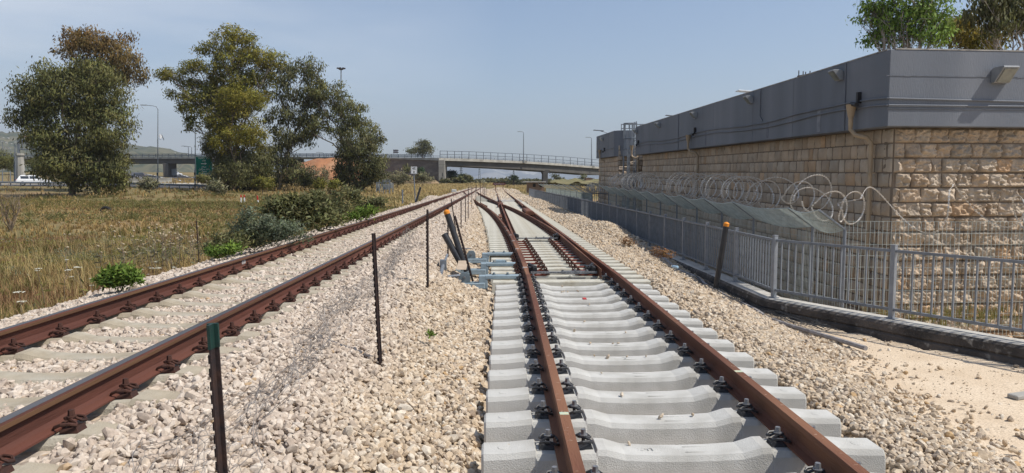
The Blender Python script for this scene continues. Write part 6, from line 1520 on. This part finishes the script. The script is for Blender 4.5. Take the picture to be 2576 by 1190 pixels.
for k, x in enumerate((36, 39, 6, 26)):
    D_ = 119+k*9; lamp(x, D_, (363, 366, 358, 372)[k], 452, (0.1, .1, .1, -6)[k], ('dark pole just left of the gantry column', 'second dark pole just left of the gantry column', 'tall pole at the left image edge', 'small lamp between the poles at the left edge')[k], name='pole', grp='poles left of the gantry')
# small traffic sign backs under the bridge
a = P(436, 433, 262); sg = root('traffic_sign', P(436, 446, 262), 'pale traffic sign under the bridge right of the pier', 'sign'); mb = MB(); mb.box((a.x, a.y, a.z), (2.4, .08, 2.4)); mb.build('plate', M['lampgrey'], sg, bevel=.15); mb = MB(); mb.bar(P(436, 448, 262.1), P(436, 428, 262.1), .12); mb.build('post', M['galv'], sg)
# ================================================================== cars
def car(loc, rz, paint, label, L_=4.5, W_=1.85, H_=1.62):
    b = root('parked_car' if False else 'car', loc, label, 'car', None, rz)
    # station: x along, (z_sill, z_belt, z_top, half width at belt, half width roof)
    def lk(name, mb, m, par=b, bev=0, sm=False): me = mb.mesh(name, (0, 0, 0), sm, bev); return link(name, me, m, par)
    side = [(-.5, .32), (-.5, .62), (-.485, .95), (-.44, 1.02), (.22, 1.0), (.46, .86), (.5, .70), (.5, .34)]
    mb = MB(); mb.prism([(x*L_, z) for x, z in side], -W_/2, W_/2, 'y'); lk('body', mb, paint, bev=.07)
    mb = MB(); gh = [(-.46, 1.0), (-.40, 1.46), (-.34, H_), (.02, H_-.01), (.12, 1.50), (.27, 1.0)]
    a = [(x*L_, z) for x, z in gh]; n = len(a); vs = []
    for s in (-1, 1):
        for (x, z) in a: vs.append((x, s*(W_/2-.04-(z-1.0)*.30), z))
    mb.add(vs, [tuple(range(n-1, -1, -1)), tuple(range(n, 2*n))]+[(i, (i+1) % n, n+(i+1) % n, n+i) for i in range(n)]); lk('cabin', mb, paint, bev=.03)
    for s in (-1, 1):
        for (x0, x1, x2, x3) in ((-.36, -.13, -.14, -.37), (-.11, .215, .10, -.115)):
            mb = MB(); q = [(x0*L_, 1.06), (x1*L_, 1.06), (x2*L_, 1.47), (x3*L_, 1.47)]
            vs = [(x, s*(W_/2-.04-(z-1.0)*.30+.006), z) for x, z in q]; mb.add(vs, [(0, 1, 2, 3)]); lk('window', mb, M['carglass'])
        for x in (-.31, .31):
            mb = MB(); mb.tube([(x*L_, s*(W_/2-.2), .34), (x*L_, s*(W_/2+.01), .34)], .34, 18); w = lk('wheel', mb, M['tyre'])
            mb = MB(); mb.tube([(x*L_, s*(W_/2+.0), .34), (x*L_, s*(W_/2+.02), .34)], .21, 10); lk('rim', mb, M['lampgrey'], w)
    mb = MB(); mb.add([(-.462*L_, -.72, 1.06), (-.462*L_, .72, 1.06), (-.408*L_, .62, 1.43), (-.408*L_, -.62, 1.43)], [(0, 1, 2, 3)]); lk('rear_window', mb, M['carglass'])
    mb = MB(); mb.add([(.262*L_+.01, -.78, 1.03), (.262*L_+.01, .78, 1.03), (.135*L_+.01, .64, 1.48), (.135*L_+.01, -.64, 1.48)], [(0, 1, 2, 3)]); lk('windscreen', mb, M['carglass'])
    for s in (-1, 1):
        mb = MB(); mb.box((-.49*L_, s*(W_/2-.22), .9), (.1, .36, .16)); lk('tail_light', mb, M['red'], bev=.02); mb = MB(); mb.box((.485*L_, s*(W_/2-.22), .72), (.1, .34, .14)); lk('headlight', mb, M['lampgrey'], bev=.02)
    mb = MB(); mb.box((-.5*L_, 0, .45), (.06, W_*.8, .25)); lk('bumper', mb, M['blackpaint'], bev=.03)
    return b
p = terr(85, 108.5, .05); car(p, R(32), M['carwhite'], 'white SUV driving behind the guardrail at the left edge')
p = terr(344, 330, .08); p = P(346, 438.5, 235); p.z = gz(p.x, p.y)+.08; car(p, R(-100), M['carblack'], 'small dark car on the motorway left of the bridge pier')
p = P(443, 434, 290); p.z = gz(p.x, p.y)+.08; car(p, R(15), M['carwhite'], 'small white car beyond the bridge, right of the pier')
# ================================================================== right background
p = P(1348, 470, 105); sh = root('block_shed', (p.x, p.y, p.z-.4), 'low brown block shed beyond the near end of the railing', 'shed')
u = P(1327, 459, 105); v = P(1369, 475, 105); w = v.x-u.x
mb = MB(); mb.box(((u.x+v.x)/2, u.y+1.5, (u.z+v.z)/2-.3), (w, 3, u.z-v.z+.6)); mb.build('wall', M['brickshed'], sh)
mb = MB(); mb.box(((u.x+v.x)/2-.2, u.y+1.4, u.z+.1), (w+.9, 3.6, .16)); mb.build('roof', M['conc'], sh)
for x in (1344, 1361): a = P(x, 466, 105); mb = MB(); mb.box((a.x, u.y-.0, a.z), (.42, .06, .5)); mb.build('window', M['window_dark'], sh)
a = P(1487, 451, 150); o = root('brown_box', (a.x, a.y, a.z-1), 'plain brown flat roofed hut on the grassy rise behind the farther fence', 'hut'); mb = MB(); mb.prism([(P(1478, 0, 150).x, P(0, 447, 150).z), (P(1478, 0, 150).x, P(0, 457, 150).z-1), (P(1495, 0, 150).x, P(0, 457, 150).z-1), (P(1495, 0, 150).x, P(0, 449, 150).z)], a.y, a.y+3, 'y'); mb.build('wall', M['brickshed'], o)
mb = MB(); mb.bar(P(1478, 447, 150), P(1495, 449, 150), .1, .12); mb.build('roof', M['brickshed'], o)
# palms
def palm(px, py0, py1, w, D, label, seed, nf=26, up=.4):
    rg_ = random.Random(seed); b0 = P(px, py1, D); t = P(px, py0+(py1-py0)*.45, D); o = root('palm_tree', b0, label, 'palm', 'palms beyond the bridge'); mb = MB(); mb.tube([b0-Vector((0, 0, .5)), t], [w*D/F_PX*.07]*2, 8); mb.build('trunk', M['bark'], o)
    Rr = w*D/F_PX*.55; mb = MB(); lv = []
    for k in range(nf):
        a = rg_.uniform(0, 6.28); el = rg_.uniform(-.3, 1.2); pth = []
        for i in range(9): s = i/8; pth.append(t+Vector((math.cos(a)*math.cos(el)*Rr*s, math.sin(a)*math.cos(el)*Rr*s, Rr*(math.sin(el)*s-.55*s*s))))
        mb.tube(pth, Rr*.008, 3, False)
        for i in range(1, 9):
            for _ in range(7): q = pth[i-1].lerp(pth[i], rg_.random()); lv.append(tuple(q))
    mb.build('frond_stem', M['bark'], o); leaves('frond', LM['palm'], np.array(lv), Rr*.33, .35, .13, o)
palm(1134, 420, 461, 44, 225, 'bushy palm directly right of the bridge pier', 1, 34); palm(1163, 428, 461, 26, 220, 'narrower palm with a taller trunk, second from the pier', 2, 30); palm(1292, 434, 462, 30, 260, 'palm standing under the middle of the bridge span', 3)
small(1176, 462, 215, 26, 22, 'gumdark', 81, 'dark bush between the palms and the track', group='bushes beyond the bridge', per=3.5, size=.9)
small(1140, 463, 210, 50, 14, 'gumdark', 82, 'low dark bush at the foot of the bushy palm', group='bushes beyond the bridge', per=3.5, size=.9)
def treefar(px, py, D, w, h, seed, label): bush('tree', label, px, py, D, [(px, py-h*.6, w*.5, h*.4), (px+w*.2, py-h*.45, w*.35, h*.3)], 'gumdark', seed, 1.0, 1.9, .6, 9, 'small trees under the bridge span', cat='tree', z=P(px, py, D).z-1, trunk=.25)
treefar(1396, 458, 280, 18, 22, 83, 'small open crowned tree right of the flared pier'); treefar(1404, 458, 285, 10, 18, 85, 'slim tree touching the open crowned one'); treefar(1466, 459, 230, 7, 24, 84, 'slender dark cypress like tree before the stone building')
# hedge line far off
mb = MB(); pts_ = []; rg = np.random.default_rng(77)
def hedge(x0, x1, y0, y1, D, label, seed, n=2600, lm='gumdark', size=1.2):
    rg = np.random.default_rng(seed); px = rg.uniform(x0, x1, n); top = y0+(y1-y0)*.45*vnoise(px*.12, px*0+seed); py = top+(y1-top)*rg.random(n); dd = D+rg.uniform(-8, 8, n)
    Pp = np.array([P(a, b, c) for a, b, c in zip(px, py, dd)]); o = leaves('tree_line', LM[lm], Pp, size, .2, .6); tag(o, label, 'tree line', kind='stuff')
hedge(1222, 1420, 449, 461, 330, 'dark far line of trees and bushes under the bridge', 1, 4200); hedge(1195, 1240, 450, 459, 420, 'distant row of trees left of the track end', 2, 1200, size=1.5)
hedge(1100, 1220, 455, 463, 300, 'greenish scrub beyond the bridge pier', 3, 1800, 'dead'); hedge(1395, 1505, 456, 463, 200, 'low scrub behind the farther fence', 4, 1800, 'dead', .8)
# power pylons
def pylon(px, yt, yb, D, label, w=10):
    b = root('pylon', P(px, yb, D), label, 'pylon', 'power pylons in the valley'); mb = MB(); s = w/2
    for q in (-1, 1): mb.bar(P(px+q*s, yb, D), P(px+q*s*.18, yt, D), .4)
    k = 0; n = 6
    for k in range(n):
        f0, f1 = k/n, (k+1)/n; a = s*(1-.82*f0); c = s*(1-.82*f1); y0_, y1_ = yb+(yt-yb)*f0, yb+(yt-yb)*f1
        mb.bar(P(px-a, y0_, D), P(px+c, y1_, D), .2); mb.bar(P(px+a, y0_, D), P(px-c, y1_, D), .2)
    for f in (.75, .88): y_ = yb+(yt-yb)*f; mb.bar(P(px-s*.9, y_, D), P(px+s*.9, y_, D), .3)
    mb.build('lattice', M['galv'], b)
pylon(1160, 420, 456, 420, 'nearest lattice pylon behind the narrow palm', 9); pylon(1206, 417, 455, 700, 'thin distant pylon left of the track end', 6); pylon(1292, 424, 455, 520, 'pylon behind the palm under the bridge span', 5); pylon(1365, 430, 457, 400, 'pylon standing left of the flared bridge pier', 5)
hill = None
# hills
def ridge(name, label, pts, D, depth, matl, ybase, amp, seed, nx=160, ny=26, kind='structure'):
    xs_ = np.linspace(pts[0][0], pts[-1][0], nx); yt = np.interp(xs_, [p[0] for p in pts], [p[1] for p in pts]); X = np.zeros((ny, nx)); Y = X.copy(); Z = X.copy()
    for j in range(ny):
        v = j/(ny-1); dd = D-depth*(1-v)
        for i in range(nx):
            y = ybase+(yt[i]-ybase)*(v**.8); p = P(xs_[i], y, dd); X[j, i], Y[j, i], Z[j, i] = p.x, p.y, p.z+amp*float(fbm(xs_[i]*.03+seed, v*5, 4))*v*(1-v)*2+amp*.12*float(fbm(xs_[i]*.15+seed, v*3, 2))*v
    o = link(name, gridmesh(name, X, Y, Z), matl); return tag(o, label, kind=kind)
M['hill'] = mat('wooded_hill', (.05, .06, .035), (.14, .125, .07), .012, .95, .3, .2, c3=(.05, .06, .035), sc3=.03, l3=(.5, .6))
M['mount'] = mat('far_mountain', (.10, .13, .17), (.15, .17, .19), .0016, .95, 0, c3=(.36, .36, .35), sc3=.0013, l3=(.55, .66))
ridge('hill', 'wooded hillside with a village at the left', [(-900, 352), (-300, 340), (0, 332), (50, 332), (120, 338), (250, 352), (346, 365), (420, 374), (491, 389), (560, 402), (700, 440)], 1500, 650, M['hill'], 452, 40, 5)
ridge('mountains', 'pale far mountain range seen under the bridge', [(-2500, 300), (-600, 420), (600, 412), (1110, 414), (1200, 412), (1320, 414), (1420, 424), (1510, 428), (1700, 400), (3200, 360), (4800, 380)], 7000, 2500, M['mount'], 453, 220, 2, 260, 30)
# houses on the hillside
rgh = random.Random(8)
for k, (x, y, w, roofm) in enumerate(((8, 347, 5, 0), (20, 348, 6, 0), (33, 350, 5, 0), (44, 352, 5, 0), (63, 346, 9, 1), (70, 350, 7, 1), (5, 357, 5, 0), (16, 360, 6, 0), (28, 362, 5, 0), (38, 358, 4, 0), (12, 372, 6, 0), (24, 374, 4, 0), (440, 385, 4, 0), (452, 387, 4, 0), (470, 389, 5, 0))):
    D_ = 1150-(y-330)*6; a = P(x, y, D_); ww = w*D_/F_PX*.8; b = root('hill_house', a, 'small %s house on the hillside, %s' % (('white', 'red roofed')[roofm], ('first of the upper row at the image edge', 'second of the upper row', 'third of the upper row', 'fourth of the upper row', 'left one of the red roofed pair', 'right one of the red roofed pair', 'first of the middle row', 'second of the middle row', 'third of the middle row', 'fourth of the middle row', 'lowest row, left one', 'lowest row, right one', 'left one of three on the bare ridge', 'middle one of three on the bare ridge', 'right one of three on the bare ridge')[k]), 'house', 'houses on the far hillside')
    mb = MB(); mb.box((a.x, a.y, a.z), (ww, ww, ww*.45)); mb.build('wall', M['bridge_edge'], b)
    mb = MB(); z_ = a.z+ww*.225; h_ = ww*(.28 if roofm else .12); mb.add([(a.x-ww*.55, a.y-ww*.55, z_), (a.x+ww*.55, a.y-ww*.55, z_), (a.x+ww*.55, a.y+ww*.55, z_), (a.x-ww*.55, a.y+ww*.55, z_), (a.x-ww*.2, a.y, z_+h_), (a.x+ww*.2, a.y, z_+h_)], [(0, 1, 5, 4), (1, 2, 5), (2, 3, 4, 5), (3, 0, 4), (3, 2, 1, 0)]); mb.build('roof', mat('roof_tiles', (.35, .16, .11), (.28, .13, .09), 1, .9) if roofm else M['white'], b)
# low grassy rise behind the farther fence
slope('grassy_rise', 1380, 1620, 450, 462, 150, 'low grassy rise behind the farther fence', mat('grass_rise', (.20, .17, .085), (.13, .125, .06), .2, .95, .5, 2), 4)
# ================================================================== haze
hm = bpy.data.materials.new('haze'); hm.use_nodes = True; t = hm.node_tree; t.nodes.clear()
vo = t.nodes.new('ShaderNodeVolumePrincipled'); vo.inputs['Color'].default_value = (.82, .88, .95, 1); vo.inputs['Density'].default_value = 0.00017; vo.inputs['Anisotropy'].default_value = .2
ou = t.nodes.new('ShaderNodeOutputMaterial'); t.links.new(vo.outputs[0], ou.inputs['Volume'])
zmax = 700
mb = MB(); mb.box((0, 4300, zmax/2-40), (22000, 10500, zmax+60)); hz = mb.build('haze', hm); tag(hz, 'thin pale haze over the valley', kind='stuff')
